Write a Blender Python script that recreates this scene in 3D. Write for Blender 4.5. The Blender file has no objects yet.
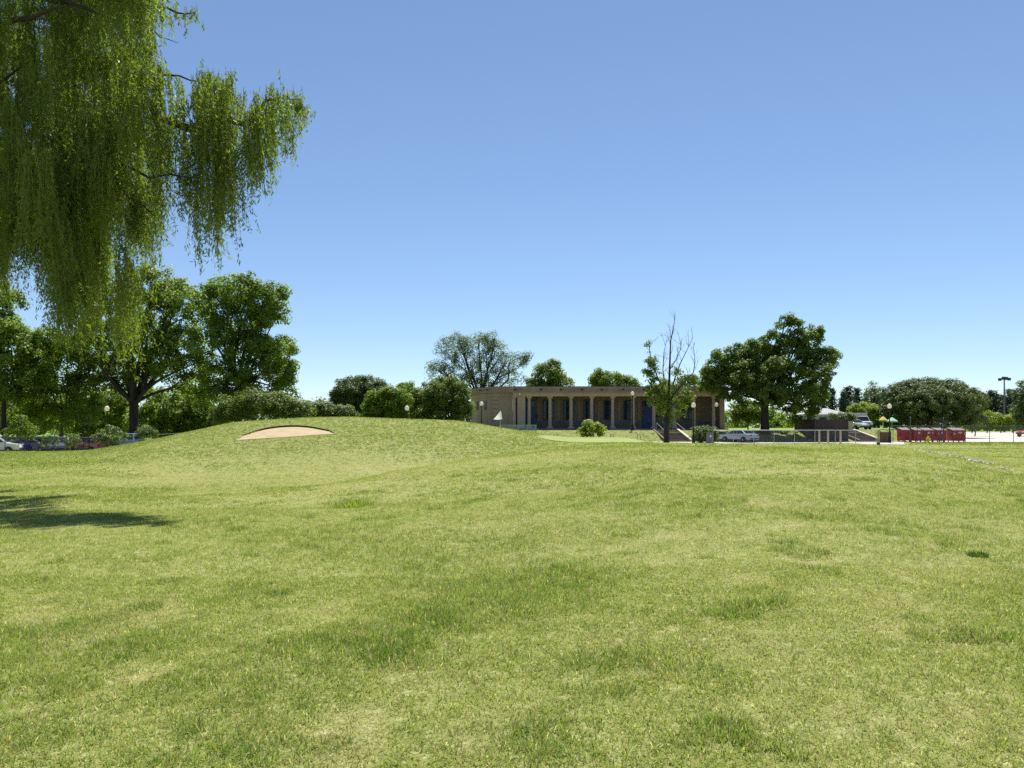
import bpy, math, random
import numpy as np
from mathutils import Vector

# ------------------------------------------------------------------ camera, light, exposure
SC = bpy.context.scene
COL = SC.collection
F, U0, HZ, EYE = 740.0, 512.0, 425.0, 1.6
cam_d = bpy.data.cameras.new('camera')
cam_d.sensor_width = 36.0
cam_d.lens = F / 1024 * 36.0
cam_d.shift_y = 41.0 / 1024
cam_d.clip_start, cam_d.clip_end = 0.1, 5000
cam = bpy.data.objects.new('camera', cam_d)
COL.objects.link(cam)
cam.location = (0, 0, EYE)
cam.rotation_euler = (math.radians(90), 0, 0)
SC.camera = cam

SUN_EL, SUN_AZ = 63.0, 14.0          # azimuth measured from +Y (view direction) towards +X
world = bpy.data.worlds.new('World')
SC.world = world
world.use_nodes = True
nt = world.node_tree
sky = nt.nodes.new('ShaderNodeTexSky')
sky.sky_type = 'NISHITA'
sky.sun_disc = False
sky.sun_elevation = math.radians(SUN_EL)
sky.sun_rotation = math.radians(SUN_AZ)
sky.altitude = 1500
sky.air_density, sky.dust_density, sky.ozone_density = 1.0, 0.0, 5.5
bg = nt.nodes['Background']
gam = nt.nodes.new('ShaderNodeGamma')
gam.inputs[1].default_value = 0.87
nt.links.new(sky.outputs[0], gam.inputs[0])
nt.links.new(gam.outputs[0], bg.inputs[0])
bg.inputs[1].default_value = 0.106
sun_d = bpy.data.lights.new('sun', 'SUN')
sun_d.energy = 5.0
sun_d.angle = math.radians(0.5)
sun_d.color = (1.0, 0.955, 0.88)
sun = bpy.data.objects.new('sun', sun_d)
COL.objects.link(sun)
el, az = math.radians(SUN_EL), math.radians(SUN_AZ)
sdir = Vector((math.sin(az) * math.cos(el), math.cos(az) * math.cos(el), math.sin(el)))
sun.rotation_euler = sdir.to_track_quat('Z', 'Y').to_euler()
sun.location = sdir * 300
SC.view_settings.view_transform = 'Standard'
SC.view_settings.look = 'None'
SC.view_settings.gamma = 1.0
SC.view_settings.exposure = 0.75
SC.view_settings.use_curve_mapping = False
try:
    SC.cycles.max_bounces = 6
    SC.cycles.diffuse_bounces = 3
    SC.cycles.glossy_bounces = 2
    SC.cycles.transmission_bounces = 4
    SC.cycles.sample_clamp_indirect = 3.0
    SC.cycles.use_denoising = False
except Exception:
    pass

# ------------------------------------------------------------------ helpers
def P(u, v, Y):
    return ((u - U0) / F * Y, Y, EYE + (HZ - v) / F * Y)

def tag(o, label=None, cat=None, group=None, kind=None):
    for k, val in (('label', label), ('category', cat), ('group', group), ('kind', kind)):
        if val:
            o[k] = val
    return o

def thing(name, label, cat, loc=(0, 0, 0), rz=0.0, group=None):
    o = bpy.data.objects.new(name, None)
    o.empty_display_size = 0.2
    COL.objects.link(o)
    o.location = loc
    o.rotation_euler = (0, 0, rz)
    return tag(o, label, cat, group)

def mesh_obj(name, verts, faces, mat, parent=None, smooth=False, attrs=None, origin=None):
    """verts (n,3) array, faces: list of tuples or (m,k) int array"""
    verts = np.asarray(verts, dtype=np.float32)
    if origin is not None:
        verts = verts - np.asarray(origin, dtype=np.float32)
    me = bpy.data.meshes.new(name)
    if isinstance(faces, np.ndarray):
        m, k = faces.shape
        me.vertices.add(len(verts))
        me.vertices.foreach_set('co', verts.ravel())
        me.loops.add(m * k)
        me.loops.foreach_set('vertex_index', faces.astype(np.int32).ravel())
        me.polygons.add(m)
        me.polygons.foreach_set('loop_start', np.arange(0, m * k, k, dtype=np.int32))
        me.update(calc_edges=True)
    else:
        me.from_pydata(verts.tolist(), [], faces)
        me.update()
    if smooth:
        me.polygons.foreach_set('use_smooth', np.ones(len(me.polygons), dtype=bool))
    if attrs:
        for an, (dom, arr) in attrs.items():
            a = me.attributes.new(an, 'FLOAT', dom)
            a.data.foreach_set('value', np.asarray(arr, dtype=np.float32))
    if mat:
        me.materials.append(mat)
    o = bpy.data.objects.new(name, me)
    COL.objects.link(o)
    if parent:
        o.parent = parent
    return o

class MB:
    def __init__(s):
        s.v, s.f = [], []
    def add(s, vs, fs):
        b = len(s.v)
        s.v += [tuple(p) for p in vs]
        s.f += [tuple(i + b for i in f) for f in fs]
        return s
    def box(s, x0, x1, y0, y1, z0, z1):
        vs = [(x, y, z) for z in (z0, z1) for y in (y0, y1) for x in (x0, x1)]
        return s.add(vs, [(0, 2, 3, 1), (4, 5, 7, 6), (0, 1, 5, 4), (2, 6, 7, 3), (0, 4, 6, 2), (1, 3, 7, 5)])
    def cbox(s, x, y, z, w, d, h):
        return s.box(x - w / 2, x + w / 2, y - d / 2, y + d / 2, z, z + h)
    def prism(s, poly, z0, z1):
        n = len(poly)
        vs = [(x, y, z0) for x, y in poly] + [(x, y, z1) for x, y in poly]
        fs = [tuple(range(n))[::-1], tuple(range(n, 2 * n))]
        fs += [(i, (i + 1) % n, (i + 1) % n + n, i + n) for i in range(n)]
        return s.add(vs, fs)
    def side(s, poly, w):
        """side profile (x,z[,halfwidth factor]) extruded across y"""
        n = len(poly)
        vs = [(p[0], -w * (p[2] if len(p) > 2 else 1), p[1]) for p in poly]
        vs += [(p[0], w * (p[2] if len(p) > 2 else 1), p[1]) for p in poly]
        fs = [tuple(range(n)), tuple(range(n, 2 * n))[::-1]]
        fs += [(i, i + n, (i + 1) % n + n, (i + 1) % n) for i in range(n)]
        return s.add(vs, fs)
    def tube(s, pts, rad, n=8, cap=True):
        pts = [Vector(p) for p in pts]
        if not hasattr(rad, '__len__'):
            rad = [rad] * len(pts)
        vs, fs = [], []
        for i, p in enumerate(pts):
            t = (pts[min(i + 1, len(pts) - 1)] - pts[max(i - 1, 0)]).normalized()
            ref = Vector((1, 0, 0)) if abs(t.x) < 0.9 else Vector((0, 1, 0))
            a = t.cross(ref).normalized()
            b = t.cross(a)
            for k in range(n):
                q = 2 * math.pi * k / n
                vs.append(p + (a * math.cos(q) + b * math.sin(q)) * rad[i])
        for i in range(len(pts) - 1):
            for k in range(n):
                k2 = (k + 1) % n
                fs.append((i * n + k, i * n + k2, (i + 1) * n + k2, (i + 1) * n + k))
        if cap:
            fs.append(tuple(range(n)))
            fs.append(tuple(range((len(pts) - 1) * n, len(pts) * n))[::-1])
        return s.add(vs, fs)
    def lathe(s, prof, c=(0, 0, 0), n=14, axis='z'):
        vs, fs = [], []
        for r, h in prof:
            for k in range(n):
                q = 2 * math.pi * k / n
                a, b = r * math.cos(q), r * math.sin(q)
                if axis == 'z':
                    vs.append((c[0] + a, c[1] + b, c[2] + h))
                elif axis == 'y':
                    vs.append((c[0] + a, c[1] + h, c[2] + b))
                else:
                    vs.append((c[0] + h, c[1] + a, c[2] + b))
        m = len(prof)
        for i in range(m - 1):
            for k in range(n):
                k2 = (k + 1) % n
                fs.append((i * n + k, i * n + k2, (i + 1) * n + k2, (i + 1) * n + k))
        fs.append(tuple(range(n))[::-1])
        fs.append(tuple(range((m - 1) * n, m * n)))
        return s.add(vs, fs)
    def build(s, name, mat, parent=None, smooth=False, origin=None, bevel=0.0):
        o = mesh_obj(name, s.v, s.f, mat, parent, smooth, origin=origin)
        if bevel:
            b = o.modifiers.new('bevel', 'BEVEL')
            b.width = bevel
            b.segments = 2
            b.limit_method = 'ANGLE'
        return o

def dup(root, loc, rz=None, label=None, scale=None):
    r = root.copy()
    COL.objects.link(r)
    r.location = loc
    if rz is not None:
        r.rotation_euler = (0, 0, rz)
    if scale is not None:
        r.scale = scale
    if label:
        r['label'] = label
    for ch in list(root.children):
        c = ch.copy()
        COL.objects.link(c)
        c.parent = r
        for g in list(ch.children):
            d = g.copy()
            COL.objects.link(d)
            d.parent = c
    return r

# ------------------------------------------------------------------ noise / interpolation
def _hash(ix, iy, seed):
    n = (ix.astype(np.int64) * 374761393 + iy.astype(np.int64) * 668265263 + seed * 1442695041) & 0x7fffffff
    n = ((n ^ (n >> 13)) * 1274126177) & 0x7fffffff
    n = n ^ (n >> 16)
    return (n & 0xffff) / 65535.0

def vnoise(x, y, scale, seed=0):
    x = np.asarray(x) / scale
    y = np.asarray(y) / scale
    ix, iy = np.floor(x), np.floor(y)
    fx, fy = x - ix, y - iy
    fx, fy = fx * fx * (3 - 2 * fx), fy * fy * (3 - 2 * fy)
    a, b = _hash(ix, iy, seed), _hash(ix + 1, iy, seed)
    c, d = _hash(ix, iy + 1, seed), _hash(ix + 1, iy + 1, seed)
    return (a * (1 - fx) + b * fx) * (1 - fy) + (c * (1 - fx) + d * fx) * fy

def fbm(x, y, scale, seed=0, octv=3):
    t, w, tot = 0.0, 1.0, 0.0
    for i in range(octv):
        t = t + w * vnoise(x, y, scale / 2 ** i, seed + i * 17)
        tot += w
        w *= 0.55
    return t / tot

def pchip(xk, yk, x):
    """monotone cubic; yk may be (n,m)"""
    xk, yk = np.asarray(xk, float), np.asarray(yk, float)
    h = np.diff(xk)
    sh = (-1,) + (1,) * (yk.ndim - 1)
    d = np.diff(yk, axis=0) / h.reshape(sh)
    m = np.zeros_like(yk)
    w1 = (2 * h[1:] + h[:-1]).reshape(sh)
    w2 = (h[1:] + 2 * h[:-1]).reshape(sh)
    with np.errstate(divide='ignore', invalid='ignore'):
        mm = (w1 + w2) / (w1 / d[:-1] + w2 / d[1:])
    mm = np.where(d[:-1] * d[1:] > 0, mm, 0)
    m[1:-1] = np.nan_to_num(mm)
    m[0], m[-1] = d[0], d[-1]
    x = np.clip(np.asarray(x, float), xk[0], xk[-1])
    i = np.clip(np.searchsorted(xk, x) - 1, 0, len(h) - 1)
    hh = h[i].reshape((-1,) + (1,) * (yk.ndim - 1))
    t = ((x - xk[i]) / h[i]).reshape(hh.shape)
    return ((2 * t**3 - 3 * t**2 + 1) * yk[i] + (t**3 - 2 * t**2 + t) * hh * m[i]
            + (-2 * t**3 + 3 * t**2) * yk[i + 1] + (t**3 - t**2) * hh * m[i + 1])

# ------------------------------------------------------------------ terrain heights: (distance, height) along bearings
def zz(v, Y):
    return EYE - (v - HZ) * Y / F
def left_prof(crest, mid):
    return [(0, 0), (4, 0), (10, -.05)] + mid + [(60, zz(crest, 60))]
TAIL_L = [(68, zz(452, 60) - .25), (78, -1.5), (150, -1.5), (400, -1.5)]
PL = [(89, -.42), (96.5, .9), (160, .9), (240, .6), (400, 0)]
PROF = {
    -300: [(0, 0), (4, 0), (20, -.3), (40, -.8), (62, -.9), (78, -1.5), (150, -1.5), (400, -1.5)],
    0: left_prof(454, [(20, -.35), (30, -.6), (45, -.74)]) + TAIL_L,
    80: left_prof(451.5, [(20, -.3), (30, -.5), (45, -.6)]) + TAIL_L,
    120: left_prof(445.7, [(15, -.2), (20, -.38), (27, -.66), (36, -.56), (45, -.32)]) + [(68, -.6), (80, -1.5), (150, -1.5), (400, -1.5)],
    150: left_prof(440, [(15, -.20), (19, -.33), (25, -.68), (33, -.58), (45, .0)]) + [(68, -.1), (82, -1.5), (150, -1.5), (400, -1.5)],
    200: left_prof(429.5, [(15, -.17), (19.5, -.31), (26, -.72), (33, -.58), (40, -.22), (46, .25), (52, .75)]) + [(68, .9), (85, -1.0), (150, -1.3), (400, -1.3)],
    240: left_prof(422, [(15, -.16), (20, -.32), (26, -.66), (33, -.45), (40, -.1), (46, .5), (52, 1.12)]) + [(68, 1.5), (85, -.6), (150, -1.2), (400, -1.2)],
    330: left_prof(417.3, [(17, -.17), (22, -.20), (28, -.66), (34, -.4), (39, .05), (46, .82), (52, 1.45)]) + [(70, 1.9), (90, 0), (150, -.6), (400, -1)],
    400: left_prof(419, [(18, -.06), (23, -.03), (27, -.07), (33, -.52), (39, -.10), (46, .7), (52, 1.3)]) + [(70, 1.8), (90, .3), (150, .2), (400, -.5)],
    456: left_prof(421.3, [(18, .06), (25, .13), (30, .12), (37, -.42), (41, -.1), (47, .6), (53, 1.2)]) + [(70, 1.4), (84, .9), (160, .9), (240, .6), (400, 0)],
    500: left_prof(427.8, [(18, .12), (25, .26), (32, .30), (39, -.12), (43, .0), (48, .36), (54, .88)]) + [(70, .9), (85, .6), (96, .9), (160, .9), (240, .6), (400, 0)],
    540: [(0, 0), (4, 0), (10, .06), (18, .22), (26, .42), (34, .50), (41, .12), (50, .42), (60, zz(434.2, 60)), (70, .5), (80, -.1)] + PL,
    572: [(0, 0), (4, 0), (10, .08), (18, .3), (26, .52), (35, .60), (42, .28), (50, .40), (60, zz(437.5, 60)), (70, .2), (79, -.35)] + PL,
    620: [(0, 0), (4, 0), (10, .1), (18, .38), (27, .62), (36, .70), (44, .5), (51, .38), (60, zz(438, 60)), (69, .1), (78, -.4)] + PL,
    655: [(0, 0), (4, 0), (10, .18), (18, .52), (26, .68), (35, .70), (45, .48), (55, .25), (62, .1), (70, -.2), (78, -.42)] + PL,
    710: [(0, 0), (4, 0), (10, .20), (18, .54), (26, .68), (35, .68), (45, .40), (58, -.2), (72, -.43)] + PL,
    850: [(0, 0), (4, 0), (10, .20), (18, .54), (26, .67), (34, .66), (45, .35), (56, -.3), (70, -.44)] + PL,
    893: [(0, 0), (4, 0), (10, .18), (18, .49), (25, .62), (31, .60), (42, .1), (54, -.4), (70, -.45)] + PL,
    918: [(0, 0), (4, 0), (10, .12), (18, .39), (25, .58), (30, .57), (40, 0), (52, -.42), (70, -.45), (100, -.45), (160, -.45), (400, -.45)],
    960: [(0, 0), (4, 0), (10, .1), (18, .35), (24, .5), (28, .46), (37, -.15), (48, -.42), (70, -.45), (100, -.45), (160, -.45), (400, -.45)],
    1024: [(0, 0), (4, 0), (10, .08), (18, .28), (22, .32), (27, .1), (34, -.25), (46, -.42), (70, -.45), (100, -.45), (160, -.45), (400, -.45)],
    1300: [(0, 0), (4, 0), (10, 0), (18, -.05), (26, -.25), (34, -.4), (50, -.45), (70, -.45), (160, -.45), (400, -.45)],
}
YS = np.concatenate([np.arange(0, 110, 0.5), np.arange(110, 401, 10)])
US = np.array(sorted(PROF), float)
_tab = np.stack([pchip([p[0] for p in PROF[u]], [p[1] for p in PROF[u]], YS) for u in sorted(PROF)])   # (nu, nY)
UF = np.arange(-300, 1301, 4.0)
_tabf = pchip(US, _tab, UF)                                             # (nuf, nY)
TC = (math.atan((-300 - U0) / F), math.atan((1300 - U0) / F))

def gz(x, y):
    x, y = np.asarray(x, float), np.asarray(y, float)
    th = np.clip(np.arctan2(x, y), TC[0], TC[1])
    r = np.hypot(x, y)
    Y = np.clip(r * np.cos(th), 0, 399.9)
    u = np.clip(U0 + F * np.tan(th), -300, 1299.9)
    fu = (u + 300) / 4.0
    iu = fu.astype(int)
    fu = fu - iu
    iy = np.clip(np.searchsorted(YS, Y, side='right') - 1, 0, len(YS) - 2)
    fy = (Y - YS[iy]) / (YS[iy + 1] - YS[iy])
    z = ((_tabf[iu, iy] * (1 - fu) + _tabf[iu + 1, iy] * fu) * (1 - fy)
         + (_tabf[iu, iy + 1] * (1 - fu) + _tabf[iu + 1, iy + 1] * fu) * fy)
    amp = np.clip(Y / 8, 0, 1) * np.clip((74 - Y) / 10, 0, 1)
    return z + amp * ((fbm(x, y, 3.2, 5, 3) - .5) * .09 + (fbm(x, y, 9, 9, 2) - .5) * .08)

def g(x, y):
    return float(gz(np.array([x]), np.array([y]))[0])

def at(u, Y):
    x = (u - U0) / F * Y
    return (x, Y, g(x, Y))

def hit(u, v, ymin=3.0):
    """where the ray through that bearing first meets the ground"""
    Y = np.arange(ymin, 120, 0.1)
    x = (u - U0) / F * Y
    d = EYE + (HZ - v) / F * Y - gz(x, Y)
    i = np.argmax(d <= 0)
    return (x[i], Y[i])

# ------------------------------------------------------------------ materials
def new_mat(name):
    m = bpy.data.materials.new(name)
    m.use_nodes = True
    t = m.node_tree
    return m, t, t.nodes, t.links, t.nodes['Principled BSDF']

def mat(name, col, rough=0.7, var=0.25, scale=3.0, bump=0.0, metal=0.0, spec=0.4, streak=False, alt=None):
    m, t, N, L, b = new_mat(name)
    tc = N.new('ShaderNodeTexCoord')
    mp = N.new('ShaderNodeMapping')
    L.new(tc.outputs['Object'], mp.inputs[0])
    if streak:
        mp.inputs['Scale'].default_value = (1, 1, 0.15)
    nz = N.new('ShaderNodeTexNoise')
    nz.inputs['Scale'].default_value = scale
    nz.inputs['Detail'].default_value = 6
    nz.inputs['Roughness'].default_value = 0.65
    L.new(mp.outputs[0], nz.inputs['Vector'])
    rp = N.new('ShaderNodeValToRGB')
    rp.color_ramp.elements[0].position = 0.3
    rp.color_ramp.elements[1].position = 0.7
    a = alt if alt else tuple(c * (1 - var) for c in col)
    rp.color_ramp.elements[0].color = (*a, 1)
    rp.color_ramp.elements[1].color = (*tuple(min(1, c * (1 + var * .6)) for c in col), 1)
    L.new(nz.outputs['Fac'], rp.inputs[0])
    L.new(rp.outputs[0], b.inputs['Base Color'])
    b.inputs['Roughness'].default_value = rough
    b.inputs['Metallic'].default_value = metal
    b.inputs['Specular IOR Level'].default_value = spec
    if bump:
        bp = N.new('ShaderNodeBump')
        bp.inputs['Strength'].default_value = bump
        bp.inputs['Distance'].default_value = 0.02
        nz2 = N.new('ShaderNodeTexNoise')
        nz2.inputs['Scale'].default_value = scale * 8
        nz2.inputs['Detail'].default_value = 5
        L.new(tc.outputs['Object'], nz2.inputs['Vector'])
        L.new(nz2.outputs['Fac'], bp.inputs['Height'])
        L.new(bp.outputs[0], b.inputs['Normal'])
    return m

def glass_mat(name, col):
    m, t, N, L, b = new_mat(name)
    tc = N.new('ShaderNodeTexCoord')
    nz = N.new('ShaderNodeTexNoise')
    nz.inputs['Scale'].default_value = 1.3
    L.new(tc.outputs['Object'], nz.inputs['Vector'])
    rp = N.new('ShaderNodeValToRGB')
    rp.color_ramp.elements[0].color = (*[c * .6 for c in col], 1)
    rp.color_ramp.elements[1].color = (*[c * 1.4 for c in col], 1)
    L.new(nz.outputs['Fac'], rp.inputs[0])
    L.new(rp.outputs[0], b.inputs['Base Color'])
    b.inputs['Roughness'].default_value = 0.1
    b.inputs['Specular IOR Level'].default_value = 0.3
    return m

def leaf_mat(name, dark, light, trans=0.35, tcol=None, rough=0.5, spec=0.35):
    m, t, N, L, b = new_mat(name)
    at_ = N.new('ShaderNodeAttribute')
    at_.attribute_name = 'rnd'
    rp = N.new('ShaderNodeValToRGB')
    rp.color_ramp.elements[0].color = (*dark, 1)
    rp.color_ramp.elements[1].color = (*light, 1)
    L.new(at_.outputs['Fac'], rp.inputs[0])
    L.new(rp.outputs[0], b.inputs['Base Color'])
    b.inputs['Roughness'].default_value = rough
    b.inputs['Specular IOR Level'].default_value = spec
    tr = N.new('ShaderNodeBsdfTranslucent')
    mx = N.new('ShaderNodeMix')
    mx.data_type = 'RGBA'
    mx.blend_type = 'MULTIPLY'
    mx.inputs[0].default_value = 1.0
    L.new(rp.outputs[0], mx.inputs[6])
    mx.inputs[7].default_value = (*(tcol or (1.5, 1.7, .6)), 1)
    L.new(mx.outputs[2], tr.inputs[0])
    ms = N.new('ShaderNodeMixShader')
    ms.inputs[0].default_value = trans
    L.new(b.outputs[0], ms.inputs[1])
    L.new(tr.outputs[0], ms.inputs[2])
    L.new(ms.outputs[0], N['Material Output'].inputs[0])
    return m

def cloth_mat(name, col, trans=.45):
    m, t, N, L, b = new_mat(name)
    nz = N.new('ShaderNodeTexNoise')
    nz.inputs['Scale'].default_value = 4
    rp = N.new('ShaderNodeValToRGB')
    rp.color_ramp.elements[0].color = (*[c * .93 for c in col], 1)
    rp.color_ramp.elements[1].color = (*col, 1)
    L.new(nz.outputs['Fac'], rp.inputs[0])
    L.new(rp.outputs[0], b.inputs['Base Color'])
    b.inputs['Roughness'].default_value = .6
    tr = N.new('ShaderNodeBsdfTranslucent')
    L.new(rp.outputs[0], tr.inputs[0])
    ms = N.new('ShaderNodeMixShader')
    ms.inputs[0].default_value = trans
    L.new(b.outputs[0], ms.inputs[1])
    L.new(tr.outputs[0], ms.inputs[2])
    L.new(ms.outputs[0], N['Material Output'].inputs[0])
    return m

def grass_mat(name, blade):
    """colour from where the turf is lush or dry (attributes lush, dry) plus fine world noise"""
    m, t, N, L, b = new_mat(name)
    geo = N.new('ShaderNodeNewGeometry')
    def noise(scale, detail=4, rough=.6):
        n = N.new('ShaderNodeTexNoise')
        n.inputs['Scale'].default_value = scale
        n.inputs['Detail'].default_value = detail
        n.inputs['Roughness'].default_value = rough
        L.new(geo.outputs['Position'], n.inputs['Vector'])
        return n.outputs['Fac']
    def attr(nm):
        a = N.new('ShaderNodeAttribute')
        a.attribute_name = nm
        return a.outputs['Fac']
    def math_(op, a, c):
        n = N.new('ShaderNodeMath')
        n.operation = op
        n.use_clamp = True
        for i, val in enumerate((a, c)):
            if isinstance(val, (int, float)):
                n.inputs[i].default_value = val
            else:
                L.new(val, n.inputs[i])
        return n.outputs[0]
    def mixc(f, a, c):
        n = N.new('ShaderNodeMix')
        n.data_type = 'RGBA'
        L.new(f, n.inputs[0])
        for i, val in ((6, a), (7, c)):
            if isinstance(val, tuple):
                n.inputs[i].default_value = (*val, 1)
            else:
                L.new(val, n.inputs[i])
        return n.outputs[2]
    def ramp(f, lo, hi):
        n = N.new('ShaderNodeMapRange')
        n.inputs['From Min'].default_value = lo
        n.inputs['From Max'].default_value = hi
        L.new(f, n.inputs['Value'])
        return n.outputs[0]
    fine = ramp(noise(2.2, 6, .7), .32, .68)
    c = mixc(fine, G_MID, G_LIGHT)
    f2 = math_('MULTIPLY', attr('dry'), ramp(noise(5.0, 5, .75), .25, .7))
    c = mixc(f2, c, G_DRY)
    f3 = math_('MULTIPLY', attr('lush'), ramp(noise(1.6, 4), .2, .6))
    c = mixc(f3, c, G_LUSH)
    if blade:
        r = attr('rnd')
        c = mixc(ramp(r, .80, .95), c, G_STRAW)
        c = mixc(math_('MULTIPLY', ramp(r, .56, .60), ramp(r, .68, .64)), c, G_BROWN)
        c = mixc(math_('MULTIPLY', ramp(r, .25, 0.0), .6), c, G_DARK)
        L.new(c, b.inputs['Base Color'])
        b.inputs['Roughness'].default_value = 0.6
        b.inputs['Specular IOR Level'].default_value = 0.12
        tr = N.new('ShaderNodeBsdfTranslucent')
        mx = N.new('ShaderNodeMix')
        mx.data_type = 'RGBA'
        mx.blend_type = 'MULTIPLY'
        mx.inputs[0].default_value = 1
        L.new(c, mx.inputs[6])
        mx.inputs[7].default_value = (1.2, 1.25, .7, 1)
        L.new(mx.outputs[2], tr.inputs[0])
        ms = N.new('ShaderNodeMixShader')
        ms.inputs[0].default_value = 0.5
        L.new(b.outputs[0], ms.inputs[1])
        L.new(tr.outputs[0], ms.inputs[2])
        L.new(ms.outputs[0], N['Material Output'].inputs[0])
    else:
        c = mixc(math_('MULTIPLY', attr('near'), .72), c, G_THATCH)
        g1 = ramp(noise(28, 4, .8), .38, .66)
        c = mixc(math_('MULTIPLY', g1, .45), c, G_DARK)
        g2 = ramp(noise(11, 4, .8), .52, .75)
        c = mixc(math_('MULTIPLY', g2, .5), c, G_STRAW)
        L.new(c, b.inputs['Base Color'])
        b.inputs['Roughness'].default_value = 0.9
        b.inputs['Specular IOR Level'].default_value = 0.1
        bp = N.new('ShaderNodeBump')
        bp.inputs['Strength'].default_value = 0.7
        bp.inputs['Distance'].default_value = 0.05
        L.new(noise(14, 5, .75), bp.inputs['Height'])
        L.new(bp.outputs[0], b.inputs['Normal'])
    return m

G_MID = (.190, .272, .043)
G_LIGHT = (.332, .395, .102)
G_DRY = (.510, .472, .240)
G_LUSH = (.098, .195, .016)
G_STRAW = (.70, .65, .40)
G_DARK = (.085, .122, .016)
G_BROWN = (.31, .215, .095)
G_THATCH = (.225, .210, .080)
# ------------------------------------------------------------------ bunker carve and turf fields
_bu = np.linspace(233, 338, 40)
_vb = 440.8 - (_bu - 237) * 6.5 / 96
_vt = np.interp(_bu, [233, 241, 250, 262, 275, 288, 302, 315, 327, 338], [438.6, 435.3, 432.6, 428.8, 426.5, 425.6, 425.6, 427.2, 429.6, 432.2])
_Yb = np.array([hit(u, v, 35)[1] for u, v in zip(_bu, _vb)])
_Yt = np.array([hit(u, v, 35)[1] for u, v in zip(_bu, _vt)])
_k = np.ones(5) / 5
_Yb = np.convolve(np.pad(_Yb, 2, 'edge'), _k, 'valid')
_Yt = _Yb + np.maximum(np.convolve(np.pad(_Yt, 2, 'edge'), _k, 'valid') - _Yb, .05) * np.clip(np.minimum(np.arange(40), 39 - np.arange(40)) / 3, .01, 1)
_gz0 = gz
def bunker_s(x, y):
    u = U0 + F * np.asarray(x) / np.maximum(y, 1)
    yb, yt = np.interp(u, _bu, _Yb), np.interp(u, _bu, _Yt)
    s = (y - yb) / (yt - yb)
    return np.where((u > 233) & (u < 338), s, -1.0)
def gz(x, y):
    x, y = np.asarray(x, float), np.asarray(y, float)
    s = bunker_s(x, y)
    t = np.clip(s / .9, 0, 1)
    return _gz0(x, y) - np.where((s > 0) & (s < 1), .14 * t * t * (3 - 2 * t), 0)

def in_green(x, y, grow=1.0):
    u = U0 + F * np.asarray(x) / np.maximum(y, 1)
    return ((u - 597) / 58) ** 2 + ((y - 55.6) / 5.6) ** 2 < grow

LUSH = [(430, 622, 62, 17, .95), (375, 650, 65, 20, .9), (300, 672, 55, 14, .6), (60, 640, 90, 24, .55), (545, 752, 60, 14, .9),
        (640, 668, 60, 14, .7), (240, 600, 30, 9, .5), (352, 503, 18, 4, 1), (120, 650, 60, 16, .5), (880, 520, 70, 14, .4),
        (960, 480, 80, 9, .5), (370, 545, 110, 18, .45), (420, 560, 60, 14, .5), (720, 500, 70, 10, .35), (230, 762, 70, 8, .7),
        (620, 530, 60, 12, .4), (40, 700, 60, 14, .5), (980, 555, 11, 3.2, 1.3), (780, 590, 50, 10, .35), (700, 740, 50, 12, .4)]
DRY = [(330, 488, 40, 5, .8), (385, 477, 40, 5, .8), (440, 469, 40, 4, .85), (500, 461, 40, 4, .8), (560, 453, 40, 3, .7), (250, 500, 40, 6, .6), (430, 458, 90, 5, .9), (400, 470, 50, 6, .8), (180, 478, 60, 6, .9), (140, 480, 30, 5, .9), (60, 528, 30, 6, .7), (205, 524, 14, 5, 1.2), (150, 688, 14, 8, 1.2),
       (960, 575, 80, 16, .7), (850, 600, 90, 14, .6), (700, 560, 60, 12, .35), (760, 660, 80, 14, .5), (870, 720, 90, 18, .5),
       (480, 740, 60, 14, .6), (640, 640, 60, 10, .4), (280, 620, 20, 6, .8), (640, 458, 60, 4, .5), (790, 505, 22, 7, .8), (860, 535, 18, 5, .7),
       (980, 458, 60, 2.5, .9), (100, 457, 40, 1.6, 1.0), (320, 480, 60, 5, .4), (590, 440, 50, 2, .1)]
_LW = [(*hit(u, v), (ru * hit(u, v)[1] / F), abs(hit(u, v + rv)[1] - hit(u, v - rv)[1]) / 2 + .1, a) for u, v, ru, rv, a in LUSH]
_DW = [(*hit(u, v), (ru * hit(u, v)[1] / F), abs(hit(u, v + rv)[1] - hit(u, v - rv)[1]) / 2 + .1, a) for u, v, ru, rv, a in DRY]
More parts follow.
